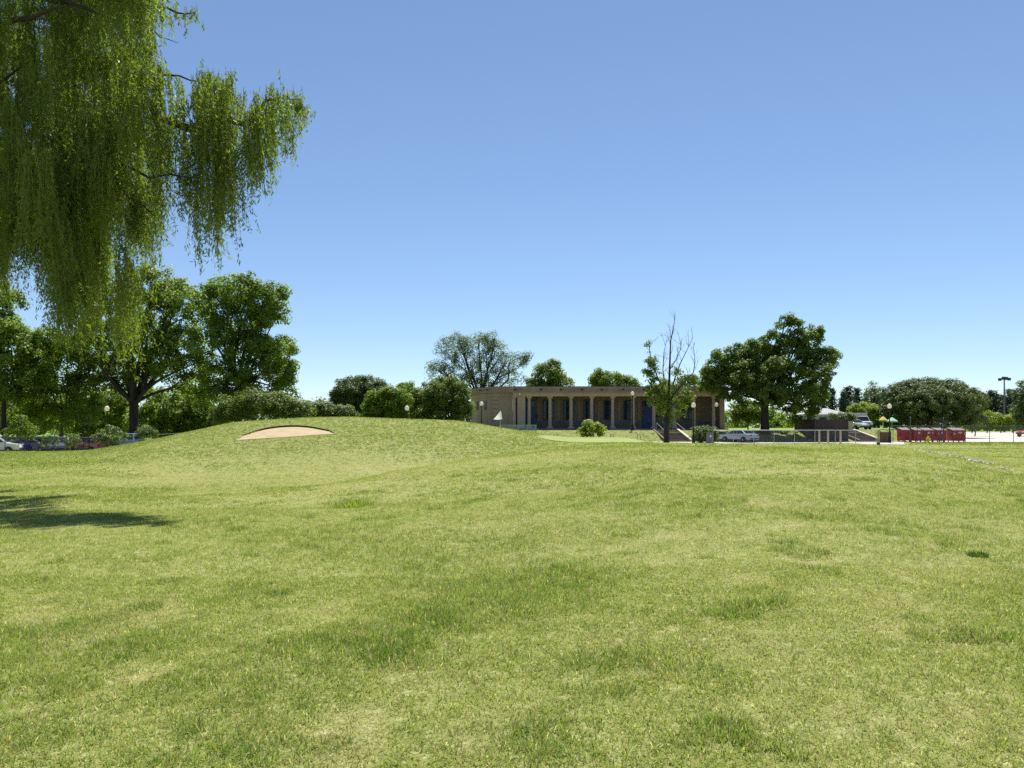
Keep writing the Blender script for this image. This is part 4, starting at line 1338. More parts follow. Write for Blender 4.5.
# --- behind the pavilion
tree('feathery_tree', 'feathery grey green tree rising behind the left end of the pavilion', 'tree', 480, 122,
     [(455, 350, 20, 14, 0), (478, 345, 18, 12, 0), (440, 372, 16, 12, -1), (495, 352, 14, 12, 0), (470, 365, 30, 14, 0), (512, 362, 16, 9, 0), (525, 358, 8, 7, 0), (505, 378, 24, 10, 0), (440, 388, 18, 10, 0), (468, 385, 30, 12, 0), (458, 338, 8, 7, 0), (492, 339, 8, 7, 0)],
     lf_grey, m_bark, 82, trunk_r=.5, fork=.35, sub_r=.8, n_sub=330, per_sub=34, leaf=.24, twigs=140, aspect=.42, low=.5)
TB = 'trees behind the pavilion roof'
tree('broadleaf_tree', 'light green tree top over the pavilion roof beside the feathery tree', 'tree', 548, 130, [(548, 376, 18, 12, 0), (560, 384, 14, 8, 0), (535, 386, 14, 8, 0), (552, 366, 8, 6, 0), (545, 398, 22, 14, 0)], lf_light, m_bark, 83, trunk_r=.25, sub_r=.8, n_sub=150, per_sub=50, leaf=.28, group=TB)
tree('broadleaf_tree', 'low mid green tree top over the middle of the pavilion roof', 'tree', 612, 132, [(612, 382, 20, 11, 0), (600, 378, 10, 9, 0), (628, 384, 12, 8, 0), (612, 398, 24, 14, 0)], lf_mid, m_bark, 84, trunk_r=.25, sub_r=.8, n_sub=150, per_sub=50, leaf=.28, group=TB)
tree('broadleaf_tree', 'small tree top over the pavilion roof behind the half bare tree', 'tree', 672, 134, [(672, 390, 14, 9, 0), (655, 392, 10, 6, 0), (690, 384, 14, 10, 0), (672, 402, 20, 12, 0)], lf_light, m_bark, 85, trunk_r=.2, sub_r=.8, n_sub=110, per_sub=46, leaf=.28, group=TB)

# far woods closing the view, each a mass nobody could count
def woods(name, u0, u1, Y, v0, v1, seed, m, leaf=.6, step=26):
    rs = np.random.RandomState(seed)
    E = []
    for u in np.arange(u0, u1, step):
        vt = rs.uniform(v0, v1)
        yy = Y + rs.uniform(-6, 10)
        uu = u + rs.uniform(-8, 8)
        zt = EYE + (HZ - vt) / F * yy
        zb = -1.5
        E.append((((uu - U0) / F * yy, yy, (zt * .55 + zb * .45)), (step * .85 / F * yy, 4, (zt - zb) * .5)))
    v, f, rnd, _, _ = crown_leaves(rs, E, 1.3, len(E) * 26, 60, leaf, low=1.0, shell=(.3, 1))
    tag(mesh_obj(name, v, f, m, attrs={'rnd': ('FACE', rnd)}), kind='stuff')
woods('woods', -260, 330, 138, 392, 404, 301, lf_dark, .5)
woods('woods', 330, 700, 230, 400, 408, 302, lf_dark, .7)
woods('woods', 690, 850, 210, 402, 408, 304, lf_mid, .6, 20)
woods('woods', 690, 1250, 330, 411, 416, 303, lf_dark, .9, 20)

# --- half bare tree in front of the pavilion
def half_bare_tree():
    Y = 82.0
    rs = np.random.RandomState(5)
    x, _, z = at(666.5, Y)
    t = thing('half_bare_tree', 'half bare tree with dead upright twigs standing at the foot of the stone steps', 'tree', (x, Y, z))
    def L(u, v, d=0.0):
        return np.array([(u - U0) / F * Y - x, d, EYE + (HZ - v) / F * Y - z])
    mb = MB()
    mb.tube([L(666.5, 444), L(666.5, 440), L(666.3, 430), L(667, 418), L(668.5, 407)], [.40, .33, .29, .26, .22], 10)
    ends = []
    def br(pts, r0, r1=.015, n=6):
        k = len(pts)
        mb.tube(pts, [r0 + (r1 - r0) * i / (k - 1) for i in range(k)], n)
        ends.append(pts)
    main = [
        ([L(668, 409), L(669, 395, .1), L(670, 375, .3), L(670.5, 355, .2), L(671, 340, .1), L(673.5, 328, 0), L(675, 316, 0)], .17),
        ([L(668.5, 405), L(673, 395, -.3), L(680, 386, -.5), L(687, 378, -.6), L(692, 373, -.6), L(694, 362, -.5), L(693, 350, -.4)], .13),
        ([L(669, 398), L(675, 380, .4), L(681, 364, .6), L(688, 350, .6), L(694, 337, .5)], .10),
        ([L(669, 402), L(663, 390, -.2), L(657, 378, -.4), L(652, 366, -.5), L(649, 352, -.5), L(647.5, 340, -.5)], .12),
        ([L(668, 410), L(660, 402, .3), L(652, 396, .5), L(646, 393, .6)], .09),
        ([L(669, 400), L(666, 385, .5), L(664, 370, .6), L(665, 352, .6), L(668, 338, .5)], .10),
        ([L(669, 408), L(678, 400, .5), L(686, 397, .8)], .08),
        ([L(670, 370, .3), L(676, 360, 0), L(680, 350, -.1), L(682, 338, -.1)], .06)]
    for pts, r in main:
        br(pts, r)
        for k in range(1, len(pts) - 1):
            for q in range(3):
                d = rs.normal(size=3) * np.array([.35, .35, .2]) + np.array([0, 0, .75])
                d /= np.linalg.norm(d)
                ln = rs.uniform(.7, 1.8)
                s = pts[k] + (pts[k + 1] - pts[k]) * rs.random()
                tip = s + d * ln
                mid = s + d * ln * .5 + rs.normal(size=3) * .1
                mb.tube([s, mid, tip], [.022, .016, .006], 4)
                for w in range(2):
                    e = mid + (tip - mid) * rs.random()
                    mb.tube([e, e + (d + rs.normal(size=3) * .4) * rs.uniform(.3, .7)], [.014, .006], 3)
    mb.build('trunk', m_bark, t, True)
    E = []
    for u, v, ru, rv in [(650, 362, 7, 12), (654, 380, 10, 10), (647, 345, 3.5, 5), (660, 395, 14, 9), (678, 372, 6, 8), (672, 392, 10, 9), (682, 402, 12, 7), (690, 397, 8, 5), (664, 408, 10, 8), (676, 414, 9, 7), (655, 402, 10, 6), (648, 394, 6, 4), (668, 422, 6, 6), (645, 372, 4, 5), (658, 388, 12, 10), (652, 370, 9, 12), (684, 392, 9, 7), (668, 404, 14, 10)]:
        E.append((tuple(L(u, v)), (ru / F * Y, (ru + rv) * .5 / F * Y, rv / F * Y)))
    v, f, rnd, _, _ = crown_leaves(rs, E, .38, 330, 22, .21, shell=(.1, 1), low=.9)
    mesh_obj('crown', v, f, lf_light2, t, attrs={'rnd': ('FACE', rnd)})
lf_light2 = leaf_mat('sparse_leaf', (.092, .136, .020), (.190, .240, .045), .48)
half_bare_tree()

# --- the big tree right of the pavilion
tree('big_tree', 'big dense tree with piled leaf clumps right of the pavilion, above the silver car', 'tree', 765, 94,
     [(792, 330, 12, 12, 0), (805, 336, 16, 10, -.5), (772, 345, 14, 14, 0), (790, 350, 20, 14, 0), (815, 330, 8, 6, 0), (745, 352, 14, 12, -1), (727, 365, 14, 12, 0), (712, 380, 12, 10, -1),
      (826, 356, 12, 8, -1), (818, 366, 16, 12, 0), (805, 378, 22, 16, -2), (770, 372, 22, 16, -2), (742, 378, 20, 16, -2.5), (760, 395, 20, 14, -3), (785, 400, 20, 14, -3), (815, 392, 14, 14, 0), (735, 396, 16, 10, -2), (800, 412, 18, 10, -1), (705, 388, 10, 8, 0), (822, 402, 10, 12, 1), (775, 385, 30, 26, 2.5), (722, 356, 12, 9, 0), (710, 370, 10, 9, 0), (760, 360, 26, 18, 2), (735, 380, 24, 20, 2), (810, 350, 18, 14, 1), (832, 352, 7, 5, 0), (785, 322, 8, 8, 0)],
     lf_plane, m_bark, 91, trunk_r=.52, fork=.30, sub_r=.62, n_sub=520, per_sub=70, leaf=.24, twigs=120, low=.4, shell=(.5, 1.0))
tree('understory_tree', 'small sunlit tree under the left side of the big tree', 'tree', 748, 103, [(746, 410, 14, 10, 0), (755, 416, 12, 8, 0), (738, 416, 10, 7, 0)], lf_light, m_bark2, 92, trunk_r=.1, fork=.3, sub_r=.6, n_sub=80, per_sub=44, leaf=.22, low=.8)
tree('shrub', 'bright leafy shrub on the lawn before the pavilion columns', 'shrub', 591, 90.5, [(591, 429, 11, 8, 0), (584, 432, 7, 5, 0), (599, 430, 7, 6, 0), (588, 424, 5, 4, 0)], lf_yellow, m_bark2, 93, trunk_r=.06, fork=.15, sub_r=.36, n_sub=75, per_sub=26, leaf=.17, twigs=30)
tree('shrub', 'roadside bush grown round the grey utility cabinet', 'shrub', 706, 82.6, [(702, 436, 9, 7, .4), (712, 436, 7, 7, .6), (706, 430, 12, 4, .4), (697, 438, 4, 6, 0)], lf_grey, m_bark2, 94, trunk_r=.06, fork=.15, sub_r=.36, n_sub=80, per_sub=30, leaf=.14, twigs=30, low=.8)
# --- right: yard and beyond
tree('shrub', 'yellow green shrub above the grey box truck', 'shrub', 866, 122, [(866, 409, 16, 6, 0), (856, 410, 9, 5, 0), (876, 412, 9, 5, 0), (866, 416, 18, 7, 0)], lf_yellow, m_bark2, 95, trunk_r=.12, fork=.3, sub_r=.55, n_sub=90, per_sub=40, leaf=.26, low=.6)
tree('shrub', 'pale creeper bush lying over the timber enclosure wall', 'shrub', 843, 100, [(838, 416, 12, 3.5, 0), (850, 417, 6, 5, 0), (846, 420, 8, 5, 0)], lf_grey, m_bark2, 96, trunk_r=.06, fork=.3, sub_r=.38, n_sub=50, per_sub=34, leaf=.16, low=.7)
tree('round_bush', 'huge round dark green bush behind the red bins', 'bush', 928, 118,
     [(928, 398, 42, 20, 0, 6), (905, 402, 24, 20, 0), (950, 402, 24, 22, 0), (928, 396, 34, 17, 1, 5), (915, 404, 30, 18, -3, 4), (942, 404, 30, 18, -3, 4), (928, 415, 48, 16, 0, 6), (895, 415, 16, 14, -1), (962, 416, 12, 13, -1)],
     lf_dome, m_bark, 97, trunk_r=.3, fork=.2, sub_r=.62, n_sub=520, per_sub=60, leaf=.19, dens=1.5, low=.8, shell=(.7, 1.0))
tree('broadleaf_tree', 'dark tree at the picture edge above the red pickup', 'tree', 1030, 134, [(1030, 395, 14, 16, 0), (1025, 410, 14, 14, 0), (1042, 405, 20, 22, 0), (1035, 420, 22, 14, 0)], lf_dark, m_bark, 98, trunk_r=.3, sub_r=.8, n_sub=180, per_sub=52, leaf=.28, low=.6)
tree('shrub', 'grey shrub at the right flank of the round bush', 'shrub', 975, 135, [(974, 413, 6, 8, 0), (979, 419, 6, 5, 0)], lf_grey, m_bark2, 99, trunk_r=.1, sub_r=.7, n_sub=50, per_sub=40, leaf=.26, low=.6)
HG = 'yellow green hedge shrubs along the far edge of the paving'
for i, (u, h, lab) in enumerate([(972, 7, 'hedge shrub at the left end of the far hedge'), (987, 9, 'tallest hedge shrub under the floodlight pole, left of it'), (1001, 8, 'hedge shrub directly below the floodlight pole'), (1013, 7, 'hedge shrub at the right end of the far hedge')]):
    tree('hedge_shrub', lab, 'shrub', u, 192, [(u, 430 - h, 9, h, 0), (u + 4, 429 - h * .7, 8, h * .7, 0)], lf_yellow, m_bark2, 110 + i, trunk_r=.15, sub_r=1.0, n_sub=60, per_sub=44, leaf=.36, group=HG, low=.9, twigs=10)

# conifers on the skyline
def pine_proto(seed, h):
    rs = np.random.RandomState(seed)
    t = thing('pine_tree', '-', 'pine tree', (0, 0, 0))
    tr = MB()
    tr.tube([(0, 0, -1), (rs.normal() * .1, 0, h * .5), (0, 0, h * .97)], [.28, .2, .04], 7).build('trunk', m_bark, t, True)
    C_, N_, A_ = [], [], []
    zs = np.arange(h * .12, h * .98, h * .042)
    for z in zs:
        k = rs.randint(3, 6)
        R_ = (h * .24) * (1 - (z / h)) ** .75 * rs.uniform(.55, 1.25) + .3
        for a in rs.uniform(0, 2 * math.pi, k):
            n = int(16 + R_ * 20)
            rr = R_ * rs.random(n) ** .6
            c = np.stack([np.cos(a) * rr, np.sin(a) * rr, z - rr * .1 + rs.normal(size=n) * .22], 1)
            c += rs.normal(size=(n, 3)) * np.array([.3, .3, .1])
            C_.append(c)
            N_.append(unit(n, rs) + np.array([0, 0, .6]))
            A_.append(unit(n, rs) + np.array([math.cos(a), math.sin(a), .2]))
    c, nn, ax = np.concatenate(C_), np.concatenate(N_), np.concatenate(A_)
    nn /= np.linalg.norm(nn, axis=1, keepdims=True)
    ln = rs.uniform(.3, .65, len(c))
    v, f = rhombs(c, nn, ax, ln, ln * .38)
    mesh_obj('crown', v, f, lf_pine, t, attrs={'rnd': ('FACE', rs.random(len(c)))})
    return t
PINES = [(832, 388, 178), (843, 391, 184), (848, 386, 188), (857, 388, 190), (866, 393, 196), (874, 388, 186), (879, 392, 198), (886, 394, 190), (823, 394, 200),
         (965, 396, 262), (972, 392, 250), (978, 391, 258), (985, 394, 266), (991, 390, 255), (997, 393, 262), (1003, 395, 270), (1009, 389, 250), (1016, 391, 258), (1024, 390, 262)]
pp = [pine_proto(200 + i, 10.0) for i in range(4)]
used = set()
order = ['pine', 'narrow pine', 'ragged pine', 'broad pine']
rp_ = random.Random(4)
for i, (u, v, Y) in enumerate(PINES):
    x, _, z = at(u, Y)
    h = EYE + (HZ - v) / F * Y - z
    k = i % 4
    p = pp[k] if k not in used else dup(pp[k], (0, 0, 0))
    used.add(k)
    p.location = (x, Y, z)
    s = h / 10.0
    p.scale = (s * rp_.uniform(.9, 1.35), s * rp_.uniform(.9, 1.3), s)
    p.rotation_euler = (0, 0, rp_.uniform(0, 6.28))
    if i < 9:
        p['label'], p['group'] = 'dark far pine among those between the big tree and the round bush', 'far pines behind the yard'
    else:
        p['label'], p['group'] = 'dark far pine among those behind the far hedge and floodlight pole', 'far pines behind the hedge'
# two bare-topped thin trees on the skyline beside the round bush
tree('thin_tree', 'thin sparse tree showing over the far pines beside the round bush', 'tree', 873, 165, [(873, 386, 4, 6, 0), (880, 392, 4, 6, 0), (869, 396, 6, 8, 0)], lf_grey, m_bark2, 120, trunk_r=.12, fork=.6, sub_r=.6, n_sub=26, per_sub=14, leaf=.26, twigs=26)

# ------------------------------------------------------------------ the weeping willow
def willow():
    rs = np.random.RandomState(77)
    bx, by = -15.6, 20.5
    bz = g(bx, by)
    t = thing('weeping_willow', 'weeping willow hanging in from the upper left corner', 'tree', (bx, by, bz))
    O = np.array([bx, by, bz])
    def W(u, v, Y):
        return np.array(P(u, v, Y)) - O
    mb = MB()
    fk = np.array([.2, 0, 3.4])
    mb.tube([(0, 0, -.3), (0, 0, .3), (.05, 0, 1.8), tuple(fk)], [.85, .62, .52, .50], 12)
    limbs = [
        ([fk, W(-20, 215, 20.2), W(0, 180, 20), W(35, 176, 19.5), W(72, 160, 19), W(88, 137, 18.8), W(110, 116, 18.5), W(137, 105, 18.2), W(187, 128, 18), W(219, 122, 17.8), W(250, 125, 17.7), W(262, 108, 17.6), W(272, 100, 17.5), W(286, 95, 17.4), W(297, 99, 17.4)], .24),
        ([W(72, 160, 19), W(108, 160, 18.4), W(120, 186, 18.2), W(138, 201, 18), W(156, 218, 17.8)], .09),
        ([W(110, 116, 18.5), W(150, 82, 18.8), W(180, 76, 19), W(205, 82, 19), W(240, 100, 19)], .045),
        ([W(108, 160, 18.4), W(150, 178, 17.6), W(190, 178, 17.2), W(225, 172, 17)], .04),
        ([fk, W(-40, 60, 20.5), W(0, -40, 20.5), W(50, -120, 20), W(95, -150, 19.5), W(135, -110, 19)], .17),
        ([W(0, -40, 20.5), W(50, 0, 18.5), W(90, 10, 17.5), W(125, 40, 17)], .12),
        ([W(50, -120, 20), W(110, -40, 19), W(150, 12, 18.6), W(168, 8, 18.5), W(186, 14, 18.4), W(198, 10, 18.4)], .07),
        ([W(125, -20, 18.8), W(140, 26, 18.5), W(160, 37, 18.4), W(178, 43, 18.4)], .035),
        ([fk, W(-60, 150, 19), W(-20, 90, 18.8), W(30, 60, 18.6), W(70, 70, 18.4)], .10),
        ([fk, W(-90, 120, 23), W(-40, 40, 25), W(20, 20, 25.5), W(70, 40, 25.5)], .22),
        ([W(14, 20, 18), W(40, 14, 17), W(70, 10, 16.6), W(95, 22, 16.4)], .06),
        ([fk, W(-160, 200, 19), W(-260, 100, 17), W(-330, 100, 16)], .24),
        ([fk, W(-150, 60, 22), W(-250, -60, 24), W(-340, 0, 25)], .24),
        ([fk, W(-100, 0, 20.5), W(-110, -160, 20), W(-60, -260, 20)], .26)]
    for pts, r in limbs:
        k = len(pts)
        q = []
        for i in range(k - 1):
            for s in (0, .5):
                w = pts[i] * (1 - s) + pts[i + 1] * s
                if s:
                    w = w + rs.normal(size=3) * .06
                q.append(w)
        q.append(pts[-1])
        n = len(q)
        mb.tube(q, [r * (1 - .99 * i / (n - 1)) ** 1.15 + .005 for i in range(n)], 7)
    mb.build('trunk', m_bark, t, True)
    # hanging curtains: bunches of strands
    TU = [-400, -200, 0, 60, 110, 135, 149, 152, 165, 180, 200, 215, 232, 240, 255, 268, 288, 298, 306]
    TV = [-40, -260, -330, -300, -220, -140, -60, 66, 72, 76, 80, 74, 74, 100, 102, 92, 88, 92, 112]
    BU = [-400, -150, 0, 10, 20, 30, 38, 46, 52, 58, 66, 75, 82, 90, 96, 104, 114, 124, 133, 140, 148, 156, 166, 175, 185, 196, 206, 216, 226, 236, 246, 256, 266, 276, 288, 300, 308]
    BV = [330, 340, 322, 300, 285, 330, 300, 280, 330, 352, 375, 350, 330, 398, 345, 330, 362, 392, 350, 300, 262, 268, 250, 232, 240, 270, 276, 278, 236, 262, 220, 200, 226, 165, 176, 158, 140]
    S0, LEN, YY, DIR = [], [], [], []
    def bunch(u, v, Y, L_, n, spread):
        c = W(u, v, Y)
        p = c + rs.normal(size=(n, 3)) * np.array([spread, spread * .8, .12])
        S0.append(p)
        LEN.append(L_ * rs.uniform(.55, 1.0, n))
        a = rs.uniform(0, 2 * math.pi, n)
        DIR.append(np.stack([np.cos(a) * (spread * 1.6) + .06, np.sin(a) * (spread * 1.6), np.full(n, .05)], 1))
    # dense body: layered masses of hanging shoots with shaded gaps between them
    for k in range(205):
        u0 = rs.uniform(-45, 142) if rs.random() > .2 else rs.uniform(-400, -45)
        T, B = np.interp(u0, TU, TV), np.interp(u0, BU, BV)
        Y0 = rs.uniform(16.5, 30) if u0 < 110 else rs.uniform(16.5, 21)
        v0 = T + (B - 60 - T) * rs.random() ** .9
        if rs.random() < np.interp(v0, [80, 150, 200, 240], [0, .25, .65, .9]):
            continue
        Lm = rs.uniform(1.2, 3.0)
        for q in range(rs.randint(6, 12)):
            r_ = abs(rs.normal())
            u = u0 + rs.normal() * 9
            Y = Y0 + rs.normal() * .45
            v = v0 + rs.normal() * 6 + 5 * r_ * r_
            L_ = Lm * rs.uniform(.6, 1.1)
            if v + L_ * F / Y > B:
                L_ = max(.4, (B - v) * Y / F * rs.uniform(.75, 1.02))
            bunch(u, v, Y, L_, rs.randint(8, 15), .13)
    for k in range(210):
        u = rs.uniform(-40, 146)
        T, B = np.interp(u, TU, TV), np.interp(u, BU, BV)
        Y = rs.uniform(17, 27)
        v = T + (170 - T) * rs.random()
        bunch(u, v, Y, rs.uniform(.8, 2.2), rs.randint(6, 12), .16)
    # tails reaching down to the outline, in separate hanks
    for k in range(50):
        u0 = rs.uniform(-40, 152)
        Y0 = rs.uniform(16, 24)
        B = np.interp(u0, BU, BV) - abs(rs.normal()) * 22
        for q in range(rs.randint(3, 8)):
            Y = Y0 + rs.normal() * .25
            u = u0 + rs.normal() * 4.5
            L_ = rs.uniform(1.4, 3.6)
            bunch(u, B - rs.uniform(0, 30) - L_ * F / Y, Y, L_, rs.randint(4, 10), .05)
    # right arm curtain, in hanks
    for k in range(104):
        u0 = rs.uniform(148, 306)
        if u0 > 232 and rs.random() < .3:
            continue
        Y0 = rs.uniform(16.8, 18.8)
        for q in range(rs.randint(1, 4)):
            u = u0 + rs.normal() * 4
            T, B = np.interp(u, TU, TV) + 14 * math.sin(u0 * .9) * rs.random(), np.interp(u, BU, BV) - abs(rs.normal()) * 14
            Y = Y0 + rs.normal() * .15
            v = T + (B - T) * rs.random() ** 1.6 * (.6 if u < 235 else .42)
            L_ = min(rs.uniform(.7, 2.8), (B - v) * Y / F) * rs.uniform(.8, 1.08)
            bunch(u, v, Y, max(L_, .3), rs.randint(4, 10), .07)
    # single long wisps below the arm
    for k in range(70):
        u = rs.uniform(150, 285)
        B = np.interp(u, BU, BV)
        Y = rs.uniform(17, 18.6)
        L_ = rs.uniform(.9, 2.2)
        bunch(u, B + rs.uniform(-22, 10) - L_ * F / Y, Y, L_, rs.randint(1, 3), .04)
    for (u, v, n_, L_) in [(298, 98, 6, .7), (303, 104, 5, .8), (292, 94, 6, .8), (286, 94, 6, 1.0), (300, 100, 5, .5), (280, 96, 6, .9), (296, 102, 5, 1.1), (301, 98, 4, .6)]:
        bunch(u, v, 17.4, L_, n_, .07)
    for (u, v, Y, L_) in [(80, 168, 18.4, 2.0), (92, 160, 18.6, 2.2), (70, 165, 18.2, 2.4), (100, 170, 19, 2.0), (86, 175, 19.5, 2.2), (60, 172, 19, 2.2), (75, 180, 17.8, 1.8), (95, 182, 18.2, 2.2), (105, 150, 18, 2.0), (66, 150, 18.8, 2.2)]:
        bunch(u, v, Y, L_, 11, .13)
        bunch(u + 5, v - 14, Y + .3, L_, 8, .13)
    for (u, v, Y) in [(2, 78, 19), (10, 84, 18.4), (18, 76, 19.2), (26, 88, 18.8), (6, 96, 20), (16, 100, 19.6), (-6, 88, 19), (30, 70, 19.5), (8, 4, 19), (30, -6, 19), (60, -8, 18.8), (75, 0, 18.6)]:
        for q in range(2):
            bunch(u + rs.normal() * 4, v + rs.normal() * 6, Y + rs.normal() * .3, 1.9, 11, .12)
    # tips near the top edge of the sky side
    for (u, v, n, L_) in [(150, 10, 5, .5), (168, 8, 6, .45), (186, 12, 6, .4), (196, 9, 5, .35), (160, 34, 4, .3), (145, 28, 5, .5), (157, 4, 6, .5), (172, 10, 6, .5), (182, 12, 6, .45), (192, 12, 6, .4), (165, 9, 5, .6), (150, 30, 5, .6), (155, 36, 4, .5), (143, 60, 8, .7), (146, 45, 8, .7), (178, 10, 6, .3), (135, 20, 8, .8), (140, 0, 8, .7)]:
        bunch(u, v, 18.45, L_, n, .10)
    S0 = np.concatenate(S0)
    LEN = np.concatenate(LEN)
    DIR = np.concatenate(DIR)
    n = len(S0)
    K = 7
    sw = rs.normal(size=(n, 2)) * .07 + np.array([.035, 0])
    tt = np.linspace(0, 1, K)
    pts = np.zeros((n, K, 3))
    for j, q in enumerate(tt):
        d = q * LEN
        out = .35 * (1 - np.exp(-d / .35))
        pts[:, j] = S0 + DIR * out[:, None]
        pts[:, j, 2] += -d + .12 * np.sin(np.minimum(d / .3, math.pi))
        pts[:, j, 0] += sw[:, 0] * d * (1 + d) * .5
        pts[:, j, 1] += sw[:, 1] * d
    # twigs: three-sided
    rad = .0045 * (1 - .75 * tt)
    ring = np.array([(1, 0), (-.5, .87), (-.5, -.87)])
    tv = pts[:, :, None, :] + np.concatenate([ring, np.zeros((3, 1))], 1)[None, None] * rad[None, :, None, None]
    idx = np.arange(n * K * 3).reshape(n, K, 3)
    fs = []
    for a in range(3):
        b = (a + 1) % 3
        fs.append(np.stack([idx[:, :-1, a], idx[:, :-1, b], idx[:, 1:, b], idx[:, 1:, a]], -1).reshape(-1, 4))
    mesh_obj('twigs', tv.reshape(-1, 3), np.concatenate(fs), m_twig, t)
    # leaves
    m = np.maximum(4, (LEN / .043).astype(int))
    rep = np.repeat(np.arange(n), m)
    N = len(rep)
    q = rs.random(N) * (K - 1) * .999
    i0 = q.astype(int)
    fr = (q - i0)[:, None]
    c = pts[rep, i0] * (1 - fr) + pts[rep, i0 + 1] * fr
    a = rs.uniform(0, 2 * math.pi, N)
    tilt = rs.uniform(.15, .95, N)
    ax = np.stack([np.cos(a) * np.sin(tilt), np.sin(a) * np.sin(tilt), -np.cos(tilt)], 1)
    ln = rs.uniform(.08, .165, N)
    c = c + ax * (ln * .5)[:, None]
    nrm = unit(N, rs)
    v, f = rhombs(c, nrm, ax, ln, ln * rs.uniform(.17, .26, N))
    base = rs.random(n) * .5
    mesh_obj('foliage', v, f, lf_willow, t, attrs={'rnd': ('FACE', base[rep] + .5 * rs.random(N))})
    print('WILLOW strands', n, 'leaves', N)
m_twig = mat('willow_twig', (.20, .19, .06), .7, .2, 4)
lf_willow = leaf_mat('willow_leaf', (.086, .126, .015), (.212, .256, .050), .52, rough=.5, spec=.3)
willow()
# ------------------------------------------------------------------ mown grass blades, tufts, clippings
m_blade = grass_mat('grass_blade', True)
def blades(name, seed, y0, y1, dens, h, w, two, umin=-70, umax=1095):
    rs = np.random.RandomState(seed)
    area = (umax - umin) / F * (y1**2 - y0**2) / 2
    per = 9
    nc = int(area * dens / per)
    n = nc * per
    yc = np.sqrt(y0**2 + (y1**2 - y0**2) * rs.random(nc))
    xc = (rs.uniform(umin, umax, nc) - U0) / F * yc
    ca = np.repeat(rs.uniform(0, 2 * math.pi, nc), per)
    cr = np.repeat(rs.random(nc), per)
    ox, oy = rs.normal(size=n), rs.normal(size=n)
    sp = h * .30 + w * .8
    x, y = np.repeat(xc, per) + ox * sp, np.repeat(yc, per) + oy * sp
    # clumping
    keep = rs.random(n) < .45 + .75 * fbm(x, y, max(.12, .02 * y0), seed + 3, 3)
    s = bunker_s(x, y)
    uu = U0 + F * x / y
    keep &= ~((uu > 640) & (uu < 910) & (y > 76.8) & (y < 89)) & ~((uu > 900) & (y > 88)) & ~((uu < 200) & (y > 77.5)) & ~((y > 98) & (uu > 460))
    keep &= ~((s > -.02) & (s < 1.0)) & ~in_green(x, y, 1.05)
    x, y, ox, oy, ca, cr = x[keep], y[keep], ox[keep], oy[keep], ca[keep], cr[keep]
    n = len(x)
    z = gz(x, y)
    lush, dry = fields(x, y)
    dry = dry * np.interp(y, [15, 40], [1, .6])
    hh = h * rs.uniform(.55, 1.25, n) * (1 + .9 * lush - .25 * dry)
    ww = w * rs.uniform(.7, 1.3, n)
    a = np.arctan2(oy + .5 * np.sin(ca), ox + .5 * np.cos(ca)) + rs.normal(size=n) * .6
    lean = rs.uniform(.45, 1.42, n) - .25 * lush
    d = np.stack([np.cos(a) * np.sin(lean), np.sin(a) * np.sin(lean), np.cos(lean)], 1)
    b = a + math.pi / 2 + rs.normal(size=n) * .5
    sd = np.stack([np.cos(b), np.sin(b), rs.normal(size=n) * .25], 1)
    p = np.stack([x, y, z - .006], 1)
    rnd = np.clip(cr * .6 + rs.random(n) * .45, 0, 1)
    if two:
        mid = p + d * (hh * .55)[:, None]
        mid[:, 2] += hh * .10
        tip = p + d * hh[:, None]
        tip[:, 2] -= hh * .12 * np.sin(lean)
        sw = sd * (ww / 2)[:, None]
        v = np.stack([p - sw, p + sw, mid + sw * .8, mid - sw * .8, tip], 1).reshape(-1, 3)
        k = np.arange(n) * 5
        # quads, the tip as a degenerate-free second quad made of two vertices and the tip shared through a triangle pair
        f3 = np.concatenate([np.stack([k, k + 1, k + 2], 1), np.stack([k, k + 2, k + 3], 1), np.stack([k + 3, k + 2, k + 4], 1)])
        rep = 5
    else:
        sw = sd * (ww / 2)[:, None]
        tip = p + d * hh[:, None]
        v = np.stack([p - sw, p + sw, tip], 1).reshape(-1, 3)
        k = np.arange(n) * 3
        f3 = np.stack([k, k + 1, k + 2], 1)
        rep = 3
    o = mesh_obj(name, v, f3, m_blade, attrs={'rnd': ('POINT', np.repeat(rnd, rep)), 'lush': ('POINT', np.repeat(lush, rep)), 'dry': ('POINT', np.repeat(dry, rep))})
    tag(o, kind='stuff')
    print('BLADES', name, n)
blades('mown_grass', 1, 2.7, 8, 9500, .046, .0042, True)
blades('mown_grass', 2, 8, 16, 3600, .050, .0068, False)
blades('mown_grass', 3, 16, 32, 1150, .052, .0125, False)
blades('mown_grass', 4, 32, 66, 290, .058, .027, False)
blades('mown_grass', 5, 66, 104, 60, .060, .055, False)

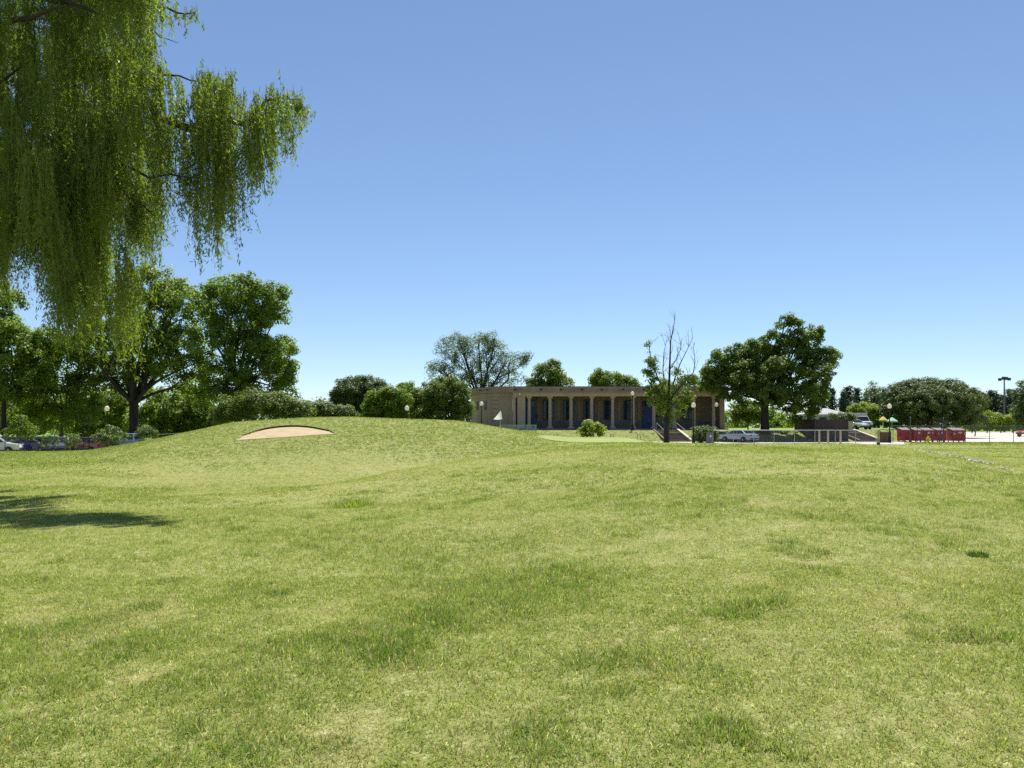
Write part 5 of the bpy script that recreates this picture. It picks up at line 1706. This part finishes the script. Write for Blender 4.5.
def tuft(u, v, label, rad, h, n, seed, m=None):
    rs = np.random.RandomState(seed)
    cx, cy = hit(u, v)
    z = g(cx, cy)
    q = rs.random(n) ** .5
    a = rs.uniform(0, 6.283, n)
    x, y = q * rad * np.cos(a), q * rad * .7 * np.sin(a)
    zz_ = gz(cx + x, cy + y) - z
    ln = h * rs.uniform(.5, 1.2, n) * (1 - .4 * q)
    b = a + rs.normal(size=n) * .8
    lean = rs.uniform(.05, .75, n)
    d = np.stack([np.cos(b) * np.sin(lean), np.sin(b) * np.sin(lean), np.cos(lean)], 1)
    p = np.stack([x, y, zz_ - .01], 1)
    s = np.stack([-np.sin(b), np.cos(b), np.zeros(n)], 1) * .006
    mid = p + d * (ln * .6)[:, None]
    tip = p + d * ln[:, None]
    tip[:, 2] -= ln * .2 * np.sin(lean)
    vv = np.stack([p - s, p + s, mid + s * .8, mid - s * .8, tip], 1).reshape(-1, 3)
    k = np.arange(n) * 5
    f = np.concatenate([np.stack([k, k + 1, k + 2], 1), np.stack([k, k + 2, k + 3], 1), np.stack([k + 3, k + 2, k + 4], 1)])
    o = mesh_obj('grass_tuft', vv, f, m or lf_tuft, attrs={'rnd': ('POINT', np.repeat(rs.random(n), 5))})
    o.location = (cx, cy, z)
    tag(o, label, 'grass tuft')
lf_tuft = leaf_mat('tuft_blade', (.13, .18, .03), (.25, .29, .07), .45)
lf_tuft2 = leaf_mat('dark_tuft_blade', (.045, .085, .014), (.09, .14, .025), .35)
tuft(352, 507, 'bright tuft of longer grass at the edge of the near mound', .46, .24, 300, 5)
tuft(978, 557, 'small dark clump of longer grass on the right of the near mound', .13, .09, 200, 6, lf_tuft2)

# pale dry clippings strewn along the shoulder of the near mound
def clippings():
    rs = np.random.RandomState(9)
    n = 3400
    t = rs.random(n)
    u = 915 + 88 * t ** .7 + rs.normal(size=n) * 5
    v0 = np.interp(u, [900, 920, 960, 1000, 1010], [447.2, 450, 456.5, 466, 468.5])
    pts = {}
    uu = np.arange(890, 1021, 3)
    Yc = np.interp(u, uu, [hit(a, np.interp(a, [900, 920, 960, 1000, 1010], [448.2, 451, 457.5, 466.5, 469]) + .3, 10)[1] for a in uu])
    y = Yc - np.abs(rs.normal(size=n)) * .6
    x = (u - U0) / F * y
    keep = fbm(x, y, .8, 3) > .5
    x, y = x[keep], y[keep]
    n = len(x)
    c = np.stack([x, y, gz(x, y) + rs.uniform(.03, .075, n)], 1)
    nr = unit(n, rs) + np.array([0, 0, 1.0])
    nr /= np.linalg.norm(nr, axis=1, keepdims=True)
    v, f = rhombs(c, nr, unit(n, rs), rs.uniform(.03, .07, n), rs.uniform(.015, .035, n))
    o = mesh_obj('dry_clippings', v, f, mat('dry_clipping', (.60, .58, .46), .9, .2, 8))
    tag(o, kind='stuff')
clippings()

# fallen leaves and pale flecks in the turf
def flecks():
    rs = np.random.RandomState(12)
    n = 900
    y = np.sqrt(rs.uniform(30, 48**2, n))
    u = rs.uniform(-40, 1060, n)
    x = (u - U0) / F * y
    k = (bunker_s(x, y) < 0) & ~in_green(x, y, 1.1)
    x, y = x[k], y[k]
    n = len(x)
    c = np.stack([x, y, gz(x, y) + rs.uniform(.02, .05, n)], 1)
    nr = unit(n, rs) * .6 + np.array([0, 0, 1.0])
    nr /= np.linalg.norm(nr, axis=1, keepdims=True)
    ln = rs.uniform(.015, .04, n)
    v, f = rhombs(c, nr, unit(n, rs), ln, ln * .5)
    o = mesh_obj('leaf_litter', v, f, mat('dry_leaf', (.42, .36, .24), .9, .3, 3, alt=(.20, .12, .06)))
    tag(o, kind='stuff')
flecks()
